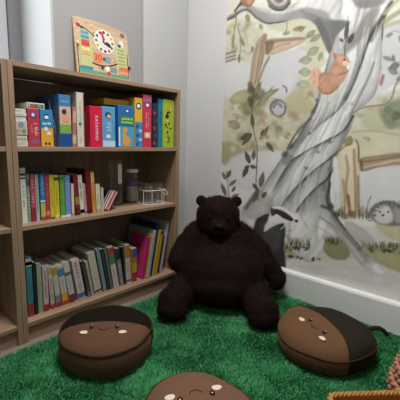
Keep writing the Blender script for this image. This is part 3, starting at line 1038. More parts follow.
# ---- top shelf
row = Row(S1, BK_Y0 + .022, BK_X0 + .0195)
GT = 'game boxes on the top shelf'
x0, z0 = on_y(15.5, 147, row.yf)
x1, _ = on_y(28.6, 147, row.yf)
x0 = max(x0, row.xmin)
zs = S1 + .0004
lays = [(.021, '#c9c3b8', 'bottom white box of the stack at the left end of the top shelf', ''),
        (.019, '#d6d1c8', 'second lowest white box with pink marks in the left end stack', 'b'),
        (.052, '#cfccc6', 'thick white box with faded pictures in the middle of the left end stack', 'p'),
        (.0135, '#d9d6d0', 'thin white box lying just above the thick pictured box', ''),
        (.0125, '#cfcdc8', 'thin white box second from the top of the left end stack', ''),
        (.0135, '#d5d3ce', 'topmost thin white box of the stack at the left end', '')]
for i, (hh, col, lab, kd) in enumerate(lays):
    th = x1 - x0 - .001 - .0015 * (i % 2)
    bm = bmesh.new()
    add_box(bm, (0, 0, 0), (th, .18, hh), .0012)
    o = obj('flat_box', bm, pm(col, .5))
    o.location = (x0 + .0005, row.yf + .002 * (i % 2), zs)
    tag(o, lab, 'box', 'white boxes stacked on the top shelf')
    if kd == 'p':
        panel(o, 'printed_panel', .003, th - .003, .003, hh - .003, '#bdb5aa')
        disc(o, 'printed_figure', th * .5, hh * .72, th * .22, hh * .18, '#8390a3', -.0007)
        disc(o, 'printed_figure', th * .72, hh * .3, th * .16, hh * .14, '#86947c', -.0007)
        disc(o, 'printed_figure', th * .25, hh * .34, th * .15, hh * .12, '#c39a92', -.0007)
    elif kd == 'b':
        panel(o, 'printed_panel', .004, th - .004, .003, hh * .55, '#b49a96')
    else:
        glyphs(o, .006, th * .7, hh * .35, hh * .65, '#b5b0a8', 6, 0, False, 'lettering', i)
    zs += hh + .0004
row.prev = (x0, x1 - x0, .135, 0.0)

# red box with a logo and white lettering
o, th, L = game(row, (29.2, 41, 29.2, 147, 108.5), '#b93b4a', 'red game box with small round blue logo, beside the white stack', .17)
redbox = (o.location.x, th, L)
disc(o, 'logo', th * .5, L * .83, th * .26, th * .26, '#3f56a0')
disc(o, 'logo_mark', th * .45, L * .84, th * .13, th * .15, '#dfe3ea', -.0009)
glyphs(o, th * .52, th * .82, L * .30, L * .70, '#e5d6d6', 8, 0, True, 'lettering', 4)
glyphs(o, th * .22, th * .4, L * .38, L * .62, '#d9b9bd', 5, 0, True, 'lettering', 5)
disc(o, 'printed_figure', th * .5, L * .13, th * .3, L * .07, '#8f5a8a')
# blue and yellow box
o, th, L = game(row, (41.6, 54, 41.6, 147, 109.5), '#2f86bd', 'game box with blue top half and yellow lower half', .17)
panel(o, 'printed_panel', .0008, th - .0008, .001, L * .5, '#e0a93a', label='yellow lower half of the box front')
disc(o, 'logo', th * .48, L * .82, th * .22, th * .2, '#1d3f7a')
disc(o, 'logo_mark', th * .48, L * .8, th * .17, th * .13, '#eef1f4', -.0009)
glyphs(o, th * .15, th * .85, L * .60, L * .67, '#e6eef4', 5, 0, False, 'lettering', 8)
disc(o, 'printed_figure', th * .4, L * .48, th * .16, L * .06, '#dfe6ea', -.0008)
disc(o, 'printed_figure', th * .62, L * .36, th * .17, L * .05, '#efe9da', -.0008)
boxes('printed_figure', [((th * .28, -.001, L * .05), (th * .45, -.0006, L * .12)), ((th * .56, -.001, L * .05), (th * .73, -.0006, L * .12))], pm('#3b3021'), o)
blue_yellow = (o.location.x, th, L)
# tall box with blue top and painted front
o, th, L = game(row, (60.5, 72, 60.5, 147, 94.5), '#4a7db5', 'tall game box, sky blue top, pink and green picture, navy base', .2)
panel(o, 'printed_panel', .0008, th - .0008, L * .26, L * .78, '#d9b3a4', label='pale pink picture on the box front')
panel(o, 'printed_panel', .0012, th - .0012, L * .27, L * .44, '#7fae4c', -.0006, label='green band on the box front')
panel(o, 'printed_panel', .0008, th - .0008, .001, L * .26, '#1f4f94', label='navy blue base of the box front')
disc(o, 'printed_figure', th * .42, L * .68, th * .2, L * .05, '#3d3a3e', -.0008)
disc(o, 'printed_figure', th * .55, L * .55, th * .3, L * .07, '#e79f8b', -.0008)
glyphs(o, th * .2, th * .85, L * .86, L * .90, '#8fc1e2', 5, 0, False, 'lettering', 3)
glyphs(o, th * .16, th * .34, L * .06, L * .22, '#c7d7ea', 5, 0, True, 'lettering', 6)
tallbox = (o.location.x, th, L)
boxes('side_panel', [((-.0007, .003, .003), (-.0001, .197, L * .80))], pm('#7f8797', .5, .25, 30), o)['label'] = 'faded grey blue side of the box'
# grey-blue box behind the gap
book(row, (72.6, 76.4, 72.6, 147, 107), '#b9716a', 'thin pink book between the tall blue topped box and the cream box', .16, [(.08, .3, '#cdb39d'), (.6, .9, '#cfa291')], None, 'books on the top shelf')
# cream box with red text
o, th, L = game(row, (77, 84.2, 75.6, 147, 92), '#d5cfc2', 'tall cream game box with small red lettering down its side', .19)
glyphs(o, th * .35, th * .65, L * .36, L * .86, '#8da39a', 14, 0, True, 'lettering', 9)
glyphs(o, th * .3, th * .6, L * .08, L * .2, '#9d8f88', 4, 0, True, 'lettering', 2)
boxes('printed_panel', [((th * .88, -.0006, .004), (th - .0008, 0, L - .004))], pm('#c0614f'), o)
disc(o, 'printed_figure', th * .42, L * .43, th * .2, L * .025, '#49617c')
# thin dark red book in the gap
book(row, (85, 88, 85, 147, 112), '#5d1f2b', 'thin dark maroon book squeezed left of the crimson box', .13, [(.05, .2, '#2a3324')], None, 'books on the top shelf', dy=.02)
# crimson box with its name
o, th, L = game(row, (88.8, 101, 88.8, 147, 105.5), '#cf1f45', 'crimson game box with white vertical lettering on its front', .2)
Mt = Matrix.Translation((th * .52, -.0006, L * .47)) @ Matrix.Rotation(math.pi / 2, 4, 'Z').to_4x4()
Mt = Matrix.Translation((th * .52, -.0006, L * .47)) @ Matrix.Rotation(math.pi / 2, 4, 'X') @ Matrix.Rotation(-math.pi / 2, 4, 'Z')
text_mesh('lettering', 'KATAMINO', .0200, pm('#f0dfe3', .5), o, Mt)
# pale blue box
o, th, L = game(row, (102, 114.8, 102, 147.3, 106), '#5f9fd0', 'pale blue game box with a small animal at the top, white foot', .2)
panel(o, 'printed_panel', .001, th - .001, .002, L * .16, '#b9d4e6', label='pale foot of the box front')
disc(o, 'printed_figure', th * .45, L * .80, th * .24, L * .07, '#3b4c5e')
disc(o, 'printed_figure', th * .5, L * .76, th * .15, L * .05, '#d7b78c', -.0009)
glyphs(o, th * .3, th * .75, L * .40, L * .66, '#d3e4f0', 7, 0, True, 'lettering', 12)
disc(o, 'printed_figure', th * .45, L * .27, th * .18, L * .05, '#dfe9f0')
paleblue = (o.location.x, th, L)
# dinosaur box
o, th, L = game(row, (118.5, 134.2, 118.5, 147.5, 105), '#2c6fb3', 'blue game box with a green title and an orange long necked animal', .2)
panel(o, 'printed_panel', .001, th - .001, .002, L * .5, '#4fa3cd', label='lighter blue picture on the box front')
panel(o, 'title_panel', th * .12, th * .98, L * .55, L * .75, '#3f8a4f', -.0004, label='green title panel')
glyphs(o, th * .2, th * .92, L * .66, L * .72, '#c9e3a0', 6, -.001, False, 'lettering', 1)
glyphs(o, th * .2, th * .92, L * .58, L * .63, '#c9e3a0', 7, -.001, False, 'lettering', 2)
disc(o, 'logo', th * .55, L * .88, th * .11, th * .11, '#1a3a78')
disc(o, 'logo_mark', th * .55, L * .875, th * .075, th * .06, '#f2f5f8', -.0009)
bm = bmesh.new()
add_disc(bm, th * .5, L * .16, th * .26, L * .12, -.0006, .0008)
add_disc(bm, th * .36, L * .3, th * .09, L * .14, -.0006, .0009)
add_disc(bm, th * .42, L * .42, th * .16, L * .06, -.0006, .0010)
obj('printed_figure', bm, pm('#e2a24a'), o)
panel(o, 'printed_panel', th * .02, th * .1, L * .04, L * .48, '#e7eef0', -.0006)
panel(o, 'printed_panel', th * .3, th * .72, L * .01, L * .05, '#d67a45', -.0006)
dino = (o.location.x, th, L)
# yellow box
o, th, L = game(row, (135, 142.4, 135, 147.5, 97.5), '#e3b23c', 'yellow topped game box with blue patterned front, beside the pink box', .2)
panel(o, 'printed_panel', .0008, th - .0008, .002, L * .52, '#3d8cc4', label='blue patterned lower front')
disc(o, 'logo', th * .5, L * .84, th * .36, th * .36, '#22477f')
disc(o, 'logo_mark', th * .48, L * .84, th * .22, th * .2, '#f2f5f8', -.0009)
for k in range(5):
    disc(o, 'printed_figure', th * (.3 + .4 * (k % 2)), L * (.07 + .09 * k), th * .22, L * .035, '#a9d3e6' if k % 2 else '#1f5ea0', -.0008)
# pink-red tall box
o, th, L = game(row, (143, 151.4, 143, 147.5, 94), '#cc3651', 'pinkish red tall game box with blue logo near its top', .2)
panel(o, 'printed_panel', .0008, th - .0008, L * .86, L - .001, '#c9668c', label='pink top of the box front')
disc(o, 'logo', th * .5, L * .81, th * .27, th * .27, '#2f4f94')
disc(o, 'logo_mark', th * .5, L * .805, th * .17, th * .15, '#eef1f4', -.0009)
glyphs(o, th * .32, th * .46, L * .34, L * .7, '#efc9cf', 12, 0, True, 'lettering', 14)
glyphs(o, th * .56, th * .70, L * .34, L * .7, '#efc9cf', 12, 0, True, 'lettering', 15)
panel(o, 'printed_panel', th * .18, th * .85, L * .18, L * .29, '#e6c48f')
disc(o, 'printed_figure', th * .5, L * .23, th * .18, L * .04, '#f1e9df', -.0009)
# dark navy + teal
o, th, L = game(row, (152.6, 157.6, 152.6, 147.5, 103), '#2a3146', 'dark navy box with red flowers left of the teal one', .19)
for k in range(5):
    disc(o, 'printed_figure', th * (.35 + .3 * (k % 2)), L * (.1 + .17 * k), th * .26, L * .045, '#a83450' if k % 2 == 0 else '#6e2f55')
o, th, L = game(row, (158.2, 162.2, 158.2, 147.5, 98.5), '#1f7d95', 'thin teal box standing against the lime green box', .19)
glyphs(o, th * .3, th * .7, L * .5, L * .8, '#134e63', 6, 0, True, 'lettering', 18)
# lime green
o, th, L = game(row, (162.8, 173.6, 162.8, 147.6, 99), '#a2b83a', 'lime green box with little black figures at the right end', .19)
disc(o, 'printed_figure', th * .5, L * .84, th * .17, L * .06, '#d0a032')
bm = bmesh.new()
for k in range(16):
    cx, cz = th * random.uniform(.18, .82), L * random.uniform(.08, .78)
    add_disc(bm, cx, cz, th * random.uniform(.05, .10), L * random.uniform(.008, .03), 0, .0007, 8)
add_disc(bm, th * .35, L * .66, th * .17, L * .05, 0, .0008, 10)
obj('printed_figure', bm, pm('#2f3320'), o)
for k in range(6):
    disc(o, 'printed_figure', th * random.uniform(.2, .8), L * random.uniform(.1, .9), th * .1, L * .03, '#c8cf5e', 0, .0005)

# flat boxes lying on top
zz = S1 + .0004 + redbox[2] + .0004
bm = bmesh.new()
wfl = blue_yellow[0] + blue_yellow[1] * .42 - redbox[0] - .001
zz = S1 + .0008 + max(redbox[2], blue_yellow[2])
add_box(bm, (0, 0, 0), (wfl, .15, .021), .001)
o = obj('flat_box', bm, pm('#dcd8d2', .5))
o.location = (redbox[0] + .0005, row.yf + .003, zz)
tag(o, 'flat white box with green and red pictures lying on the red box', 'box', 'white boxes stacked on the top shelf')
panel(o, 'picture_panel', wfl * .06, wfl * .94, .0035, .0165, '#3d4038')
disc(o, 'printed_figure', wfl * .34, .010, wfl * .16, .005, '#c9525a', -.0008)
disc(o, 'printed_figure', wfl * .70, .010, wfl * .17, .0052, '#5fa878', -.0008)
disc(o, 'printed_figure', wfl * .15, .010, wfl * .07, .004, '#d8d2c4', -.0008)
# crumpled grey paper standing in the gap left of the tall box
gx0 = blue_yellow[0] + blue_yellow[1] + .003
gx1 = tallbox[0] - .003
bm = bmesh.new()
nx_, nzz = 5, 8
vs = []
for j in range(nzz):
    for i in range(nx_):
        u_, v_ = i / (nx_ - 1), j / (nzz - 1)
        vs.append(bm.verts.new((gx0 + (gx1 - gx0) * u_, row.yf + .030 + .015 * v_ + .012 * math.sin(3 * u_ + 5 * v_), S1 + .001 + v_ * .185 * (1 - .25 * u_ * v_))))
for j in range(nzz - 1):
    for i in range(nx_ - 1):
        bm.faces.new((vs[j * nx_ + i], vs[j * nx_ + i + 1], vs[(j + 1) * nx_ + i + 1], vs[(j + 1) * nx_ + i]))
bmesh.ops.solidify(bm, geom=bm.faces[:], thickness=.003)
o = obj('folder', bm, pm('#8f96a3', .6, .2, 30))
tag(o, 'crumpled grey blue folder standing left of the tall blue topped box', 'folder')
# yellow flat box on top of the two blue boxes
fl_x0, fl_x1 = paleblue[0] + .03, dino[0] + dino[1]
zz = S1 + .0008 + max(paleblue[2], dino[2])
bm = bmesh.new()
add_box(bm, (0, 0, 0), (fl_x1 - fl_x0 - .001, .14, .026), .001)
o = obj('flat_box', bm, pm('#c9992f', .5))
o.location = (fl_x0, row.yf + .03, zz)
tag(o, 'flat ochre yellow box lying across the two blue game boxes', 'box')
panel(o, 'printed_panel', .004, fl_x1 - fl_x0 - .005, .004, .010, '#a97c2a')

# ---- middle shelf
row = Row(S2, BK_Y0 + .05, BK_X0 + .0195)
GM = 'books on the middle shelf'


def yb2(x):
    return 221 - (x - 25) * .145


def mb(xl, xr, yt, cover, label, **k):
    dxt = k.pop('tilt', None)
    sl = .055 - (xl - 20) * .00045
    xt = xl - sl * (yb2(xl) - yt) if dxt is None else xl + dxt
    return book(row, (xl, xr, xt, yb2(xl), yt), cover, label, group=GM, **k)


mb(22.6, 28, 168, '#d9d8d2', 'tall white spined book at the left end of the middle shelf', bands=[(.80, .83, '#2b2b2b'), (.86, .9, '#2b2b2b')], text=(.3, .7, '#9a8f8a', 9))
mb(28.4, 31.4, 174, '#7f9a86', 'thin grey green book beside the tall white left end book', bands=[(.75, .88, '#41604f')], text=(.2, .6, '#c6d2c9', 6), dy=.004)
mb(32.2, 36.4, 174.5, '#b94a66', 'dusty pink book on the middle shelf, darker red at its foot', bands=[(.02, .3, '#8f2a36')], text=(.4, .9, '#dfa9b6', 8))
mb(36.8, 40.2, 174.5, '#aab4ae', 'pale grey thin book between the pink and the blue book', text=(.2, .8, '#7d8f88', 9), dy=.003)
mb(41.4, 46.2, 174.5, '#2e74b0', 'blue book with a yellow band near its foot', bands=[(.08, .38, '#c9ad4a'), (.0, .07, '#b03a3a'), (.40, .44, '#e0dcd0')], text=(.5, .95, '#9ac4e0', 9))
mb(46.6, 50.2, 175.5, '#b03a45', 'red book left of the yellow pair, pale dots at its foot', bands=[(.1, .2, '#d28a80')], text=(.35, .85, '#c9656c', 7))
mb(50.8, 55.2, 175.5, '#c9b93a', 'yellow book, left one of the yellow pair', bands=[(.0, .05, '#8a3a30')], text=(.3, .8, '#a09327', 8), hard=False)
mb(55.5, 60, 175.5, '#d2c03c', 'yellow book with dark mark at its head, right of its pair', bands=[(.88, .96, '#4a4426'), (.03, .08, '#e0d9a8')], text=(.3, .8, '#a89a2a', 8), hard=False)
mb(61, 65.6, 175.5, '#5f9a45', 'green book between the yellow pair and the light blue book', bands=[(.0, .05, '#e0e4dc'), (.9, .96, '#43702f')], text=(.4, .85, '#86b56c', 7))
mb(66, 71, 175.5, '#6f8fc9', 'light periwinkle blue book with white foot', bands=[(.0, .06, '#dfe3ea')], text=(.3, .85, '#9ab4df', 8))
mb(72, 74.6, 184, '#d9c9b9', 'short cream pink book in front of the dark red one', bands=[(.0, .1, '#b98f7d')], hard=False)
mb(75.4, 79.6, 177, '#7a2327', 'dark red book with brass coloured band, middle shelf', bands=[(.28, .48, '#96803a'), (.0, .2, '#5b1f22')], tilt=-3.4)
mb(80.2, 84.2, 175.5, '#d3d0c9', 'white book with black lettering leaning against the dark red books', bands=[(.03, .14, '#3a3f4d'), (.05, .12, '#e0ded8')], text=(.3, .85, '#4a4a4d', 12), tilt=-3.2)
mb(84.8, 87.2, 184, '#c79aa2', 'pale pink book just right of the white lettered book', bands=[(.02, .12, '#8f5a66')], text=(.3, .8, '#9d6f7a', 7), tilt=-2.6, hard=False)
mb(88, 92.4, 170, '#6b1d1d', 'tall maroon book with thick dark cover, middle shelf', tilt=-3.0, bands=[(.02, .08, '#3b1512')], depth=.17)
mb(92.8, 96.2, 172, '#cf8f4a', 'tall orange tan book beside the tall maroon one', tilt=-2.6, bands=[(.75, .98, '#dfb06a')], text=(.2, .6, '#a86a2c', 7))
mb(97, 101, 184.5, '#d6cbae', 'cream book right of the tall orange tan book', tilt=-1.5, bands=[(.0, .12, '#b3a17d')], text=(.3, .7, '#b5a98a', 5))
mb(101.5, 103.8, 188, '#b9bfb9', 'small pale grey green book closing the upright row', tilt=-1.0, text=(.2, .8, '#97a09a', 5))
mb(105.6, 112.0, 190, '#2a2a2e', 'dark charcoal small book behind the striped leaning one', tilt=-.6, dy=.05, depth=.11)
# small striped book leaning right, front
Y = BK_Y0 + .045
xa, _ = on_y(105.8, 211, Y)
xb, zb = on_y(115.2, 192.5, Y)
a = math.atan2(xb - xa, zb - S2)
Ln = math.hypot(xb - xa, zb - S2)
th = .014
bm = bmesh.new()
add_box(bm, (0, 0, 0), (.0012, .07, Ln), 0)
add_box(bm, (th - .0012, 0, 0), (th, .07, Ln), 0)
add_box(bm, (.0012, 0, 0), (th - .0012, .0014, Ln), 0)
o = obj('book', bm, pm('#b3585c', .5))
boxes('pages', [((.0014, .0016, .001), (th - .0014, .069, Ln - .001))], M_PAGES, o)
boxes('cover_stripe', [((-.0006, .012 + .018 * k_, .002), (-.0001, .021 + .018 * k_, Ln - .002)) for k_ in range(3)], pm('#e0d5d0', .5), o)
boxes('cover_stripe', [((-.0006, .023 + .018 * k_, .002), (-.0001, .0265 + .018 * k_, Ln - .002)) for k_ in range(2)], pm('#5a2327', .5), o)
panel(o, 'spine_band', .005, .0085, .002, Ln - .002, '#e0d5d0')
panel(o, 'spine_band', .0095, .0105, .002, Ln - .002, '#5a2327')
oriented(o, xa, th, a, Y, S2)
o.rotation_euler = (0, a, 0)
tag(o, 'small red and white striped book leaning over at the row end', 'book', GM)

# ---- bottom shelf
row = Row(S3, BK_Y0 + .045, BK_X0 + .0195)
GB = 'books on the bottom shelf'


def yb3(x):
    return 318.5 - (x - 28.5) * .385 + max(0, x - 28.5) ** 2 * .0006


def dim(h, f=.86):  # shade of the bottom shelf mixed into the book colours
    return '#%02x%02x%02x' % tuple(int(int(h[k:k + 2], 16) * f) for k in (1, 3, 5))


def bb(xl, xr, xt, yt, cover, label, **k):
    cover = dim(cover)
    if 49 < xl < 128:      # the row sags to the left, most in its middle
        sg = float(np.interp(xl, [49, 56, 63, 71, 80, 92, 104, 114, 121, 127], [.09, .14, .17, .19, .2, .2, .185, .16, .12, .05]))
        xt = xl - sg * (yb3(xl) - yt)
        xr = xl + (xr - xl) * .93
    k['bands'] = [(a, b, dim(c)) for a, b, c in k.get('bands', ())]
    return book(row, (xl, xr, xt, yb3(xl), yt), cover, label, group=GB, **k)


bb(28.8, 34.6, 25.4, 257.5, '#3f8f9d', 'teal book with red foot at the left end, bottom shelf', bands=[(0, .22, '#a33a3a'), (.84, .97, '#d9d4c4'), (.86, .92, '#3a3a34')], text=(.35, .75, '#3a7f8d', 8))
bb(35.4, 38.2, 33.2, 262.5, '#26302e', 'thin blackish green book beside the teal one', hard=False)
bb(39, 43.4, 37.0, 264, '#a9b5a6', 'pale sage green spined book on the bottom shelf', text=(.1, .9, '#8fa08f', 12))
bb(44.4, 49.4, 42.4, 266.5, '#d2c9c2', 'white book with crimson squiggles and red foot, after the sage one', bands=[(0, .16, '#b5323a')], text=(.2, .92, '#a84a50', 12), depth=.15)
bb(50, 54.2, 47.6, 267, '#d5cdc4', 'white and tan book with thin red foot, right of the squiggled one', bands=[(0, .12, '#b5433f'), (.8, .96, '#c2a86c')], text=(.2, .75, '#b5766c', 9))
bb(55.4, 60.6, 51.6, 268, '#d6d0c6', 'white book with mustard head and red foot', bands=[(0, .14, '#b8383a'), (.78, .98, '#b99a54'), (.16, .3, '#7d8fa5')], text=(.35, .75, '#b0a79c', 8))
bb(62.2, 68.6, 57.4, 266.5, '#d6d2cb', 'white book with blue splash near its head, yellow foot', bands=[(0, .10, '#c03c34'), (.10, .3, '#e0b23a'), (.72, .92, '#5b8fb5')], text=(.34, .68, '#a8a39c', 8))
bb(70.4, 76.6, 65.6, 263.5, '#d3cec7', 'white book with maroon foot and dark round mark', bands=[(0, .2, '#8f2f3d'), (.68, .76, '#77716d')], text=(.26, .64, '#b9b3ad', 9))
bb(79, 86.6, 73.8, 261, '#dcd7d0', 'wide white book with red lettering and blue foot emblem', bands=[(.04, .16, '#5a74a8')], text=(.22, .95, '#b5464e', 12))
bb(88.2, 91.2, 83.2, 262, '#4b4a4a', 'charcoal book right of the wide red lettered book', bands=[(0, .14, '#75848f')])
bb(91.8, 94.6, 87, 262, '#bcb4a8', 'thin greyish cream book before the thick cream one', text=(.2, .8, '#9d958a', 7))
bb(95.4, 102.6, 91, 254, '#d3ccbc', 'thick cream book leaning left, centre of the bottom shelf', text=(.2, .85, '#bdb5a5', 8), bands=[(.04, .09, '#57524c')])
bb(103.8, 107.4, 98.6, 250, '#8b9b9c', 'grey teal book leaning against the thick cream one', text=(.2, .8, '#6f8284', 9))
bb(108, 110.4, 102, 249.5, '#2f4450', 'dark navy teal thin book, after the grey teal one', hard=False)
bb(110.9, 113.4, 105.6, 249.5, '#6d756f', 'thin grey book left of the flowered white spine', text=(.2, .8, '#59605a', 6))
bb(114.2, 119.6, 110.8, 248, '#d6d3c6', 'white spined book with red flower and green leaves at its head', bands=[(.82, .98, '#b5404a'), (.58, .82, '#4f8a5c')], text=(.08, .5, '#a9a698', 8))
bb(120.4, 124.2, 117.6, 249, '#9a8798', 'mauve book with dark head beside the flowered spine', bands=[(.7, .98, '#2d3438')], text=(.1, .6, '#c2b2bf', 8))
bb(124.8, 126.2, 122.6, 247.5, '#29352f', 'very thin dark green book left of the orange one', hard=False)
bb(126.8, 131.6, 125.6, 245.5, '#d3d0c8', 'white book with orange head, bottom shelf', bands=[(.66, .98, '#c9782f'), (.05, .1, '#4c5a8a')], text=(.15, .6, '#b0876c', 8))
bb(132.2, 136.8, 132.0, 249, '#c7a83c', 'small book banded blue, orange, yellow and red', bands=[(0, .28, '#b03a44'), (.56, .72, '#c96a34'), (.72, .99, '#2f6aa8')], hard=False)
# big picture books leaning right
def lb(xl, w, yt, *a_, **k_):
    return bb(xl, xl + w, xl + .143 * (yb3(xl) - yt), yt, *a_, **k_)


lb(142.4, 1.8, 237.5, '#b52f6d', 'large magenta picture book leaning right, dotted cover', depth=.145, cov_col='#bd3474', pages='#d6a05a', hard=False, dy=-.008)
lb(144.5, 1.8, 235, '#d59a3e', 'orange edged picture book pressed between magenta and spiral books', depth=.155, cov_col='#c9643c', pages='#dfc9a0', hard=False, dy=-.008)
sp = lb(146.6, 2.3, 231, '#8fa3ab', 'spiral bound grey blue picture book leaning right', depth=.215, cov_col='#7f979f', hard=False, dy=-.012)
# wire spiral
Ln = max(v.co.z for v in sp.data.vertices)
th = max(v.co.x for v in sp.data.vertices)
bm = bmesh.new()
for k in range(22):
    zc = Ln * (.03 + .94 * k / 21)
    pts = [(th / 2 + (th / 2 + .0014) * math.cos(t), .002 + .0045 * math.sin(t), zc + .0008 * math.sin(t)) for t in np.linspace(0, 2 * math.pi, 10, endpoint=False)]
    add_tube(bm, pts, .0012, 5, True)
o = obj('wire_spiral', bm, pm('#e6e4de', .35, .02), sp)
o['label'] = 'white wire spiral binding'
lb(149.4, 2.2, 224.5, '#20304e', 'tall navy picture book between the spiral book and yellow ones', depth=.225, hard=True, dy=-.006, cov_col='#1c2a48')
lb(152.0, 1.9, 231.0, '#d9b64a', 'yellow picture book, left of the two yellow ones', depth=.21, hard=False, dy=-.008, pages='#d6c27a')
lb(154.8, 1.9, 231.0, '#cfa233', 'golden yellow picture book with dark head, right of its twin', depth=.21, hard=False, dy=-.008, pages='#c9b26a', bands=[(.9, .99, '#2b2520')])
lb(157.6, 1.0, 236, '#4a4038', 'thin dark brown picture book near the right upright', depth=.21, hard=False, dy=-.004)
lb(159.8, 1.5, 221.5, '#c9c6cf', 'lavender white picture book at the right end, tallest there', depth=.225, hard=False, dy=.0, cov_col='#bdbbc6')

# ------------------------------------------------------------------ glassware on the middle shelf
G_CLEAR = glass_mat('clear_glass', '#fafbfa', .045)


def vessel(name, X, Y, z, prof, label, cat, group=None, seg=28):
    bm = bmesh.new()
    add_lathe(bm, [(0, prof[0][1])] + prof, seg)
    o = obj(name, bm, G_CLEAR, None, True)
    o.location = (X, Y, z)
    tag(o, label, cat, group)
    return o


vx, _ = on_y(115.5, 198, 1.475)
o = vessel('glass_vase', vx, 1.475, S2 + .0005, [(.034, 0), (.036, .01), (.036, .165), (.035, .190), (.039, .215), (.041, .224)], 'tall clear glass vase behind the leaning striped book', 'vase')
bm = bmesh.new()
add_lathe(bm, [(.0365, .110), (.0372, .1105), (.0372, .205), (.0365, .2055)], 28)
bmesh.ops.delete(bm, geom=[v for v in bm.verts if math.atan2(v.co.y, v.co.x) > -1.05 or math.atan2(v.co.y, v.co.x) < -1.8 + .0], context='VERTS')
ob_ = obj('highlight_patch', bm, pm('#f0efec', .5), o)  # bright reflection on the vase, painted as a curved white patch
ob_['label'] = 'white highlight painted on the glass'
jx, _ = on_y(132.2, 199, 1.485)
o = vessel('glass_jar', jx, 1.485, S2 + .0005, [(.032, 0), (.035, .006), (.035, .132), (.029, .147), (.029, .158)], 'clear glass jar with white lid and purple ribbon', 'jar')
bm = bmesh.new()
add_lathe(bm, [(0, .158), (.032, .158), (.032, .172), (.030, .175), (0, .175)], 28)
obj('lid', bm, pm('#f0efec', .4), o)
bm = bmesh.new()
add_lathe(bm, [(.0355, .095), (.0366, .0955), (.0366, .114), (.0355, .1145)], 28)
obj('ribbon', bm, pm('#6d5f92', .7), o)
bm = bmesh.new()
add_lathe(bm, [(0, .005), (.031, .006), (.031, .086), (0, .088)], 24)
obj('filling', bm, pm('#b5b2ac', .8, .3, 90), o)

# wire rack with four glasses
rcx, rcy = 1.156, 1.405
RK = empty('wire_rack', (rcx, rcy, S2 + .0006), math.radians(-8))
tag(RK, 'white wire carrier rack holding four small glasses', 'rack')


def rrect(hx, hy, r, z, n=5):
    pts = []
    for cx, cy, a0 in ((hx - r, hy - r, 0), (-hx + r, hy - r, 90), (-hx + r, -hy + r, 180), (hx - r, -hy + r, 270)):
        for k in range(n):
            a = math.radians(a0 + 90 * k / (n - 1))
            pts.append((cx + r * math.cos(a), cy + r * math.sin(a), z))
    return pts


M_WIRE = pm('#e3dfd2', .4, .02)
bm = bmesh.new()
hx, hy = .063, .060
add_tube(bm, rrect(hx, hy, .03, .002), .0018, 6, True)
add_tube(bm, rrect(hx, hy, .03, .072), .0018, 6, True)
obj('ring', bm, M_WIRE, RK)
bm = bmesh.new()
for (x, y) in ((-hx, -.03), (-hx, .03), (hx, -.03), (hx, .03), (-.03, -hy), (.03, -hy), (-.03, hy), (.03, hy)):
    add_tube(bm, [(x, y, .002), (x, y, .072)], .0016, 6)
for yy in (-.03, 0, .03):
    add_tube(bm, [(-hx, yy, .002), (hx, yy, .002)], .0013, 6)
obj('upright', bm, M_WIRE, RK)
bm = bmesh.new()
add_tube(bm, [(hx, -.03, .070), (hx + .008, -.034, .066), (hx + .020, -.038, .045), (hx + .022, -.03, .038), (hx + .020, .02, .045), (hx + .008, .03, .066), (hx, .03, .070)], .0022, 6)
obj('handle', bm, M_WIRE, RK)
Rz = Matrix.Rotation(math.radians(-8), 3, 'Z')
for k, (x, y, lab) in enumerate(((-.030, -.029, 'front left'), (.030, -.029, 'front right'), (-.030, .029, 'back left'), (.030, .029, 'back right'))):
    p = Rz @ Vector((x, y, 0))
    vessel('drinking_glass', rcx + p.x, rcy + p.y, S2 + .0045, [(.024, 0), (.027, .006), (.027, .07), (.020, .085), (.019, .098), (.021, .102)],
           'small clear glass bottle standing %s in the white wire rack' % lab, 'glass', 'small glasses in the wire rack', 20)

# ------------------------------------------------------------------ learning clock board on top of the bookcase
TILT = math.atan2(.036, .278)
CB = empty('calendar_board', (.8435, 1.5535, BK_H + .0008))
CB.rotation_euler = (-TILT, 0, 0)
tag(CB, 'wooden learning clock and calendar board leaning on the wall', 'calendar board')
BW, BH = .298, .300
pts = []


def arc(cx, cz, r, a0, a1, n=6):
    return [(cx + r * math.cos(math.radians(a0 + (a1 - a0) * k / n)), cz + r * math.sin(math.radians(a0 + (a1 - a0) * k / n))) for k in range(n + 1)]


pts += arc(.006, .006, .006, 180, 270) + arc(BW - .006, .006, .006, 270, 360)
pts += [(BW + .001, BH * .35)] + arc(BW - .022, BH - .03, .022, 0, 90) + [(BW * .6, BH + .002), (BW * .3, BH + .003)] + arc(.012, BH - .012, .012, 90, 180)
bm = bmesh.new()
f = bm.faces.new([bm.verts.new((x, 0, z)) for x, z in pts])
r_ = bmesh.ops.extrude_face_region(bm, geom=[f])
bmesh.ops.translate(bm, vec=(0, .009, 0), verts=[v for v in r_['geom'] if isinstance(v, bmesh.types.BMVert)])
bmesh.ops.recalc_face_normals(bm, faces=bm.faces[:])
obj('board', bm, wood('plywood', '#b99d83', '#cdb599', 'X', 10), CB)


def cbp(name, u0, u1, v0, v1, col, y=0.0, t=.0008, label=None):
    v0, v1 = .16 + .84 * v0, .16 + .84 * v1
    return panel(CB, name, BW * u0, BW * u1, BH * v0, BH * v1, col, y, t, label)


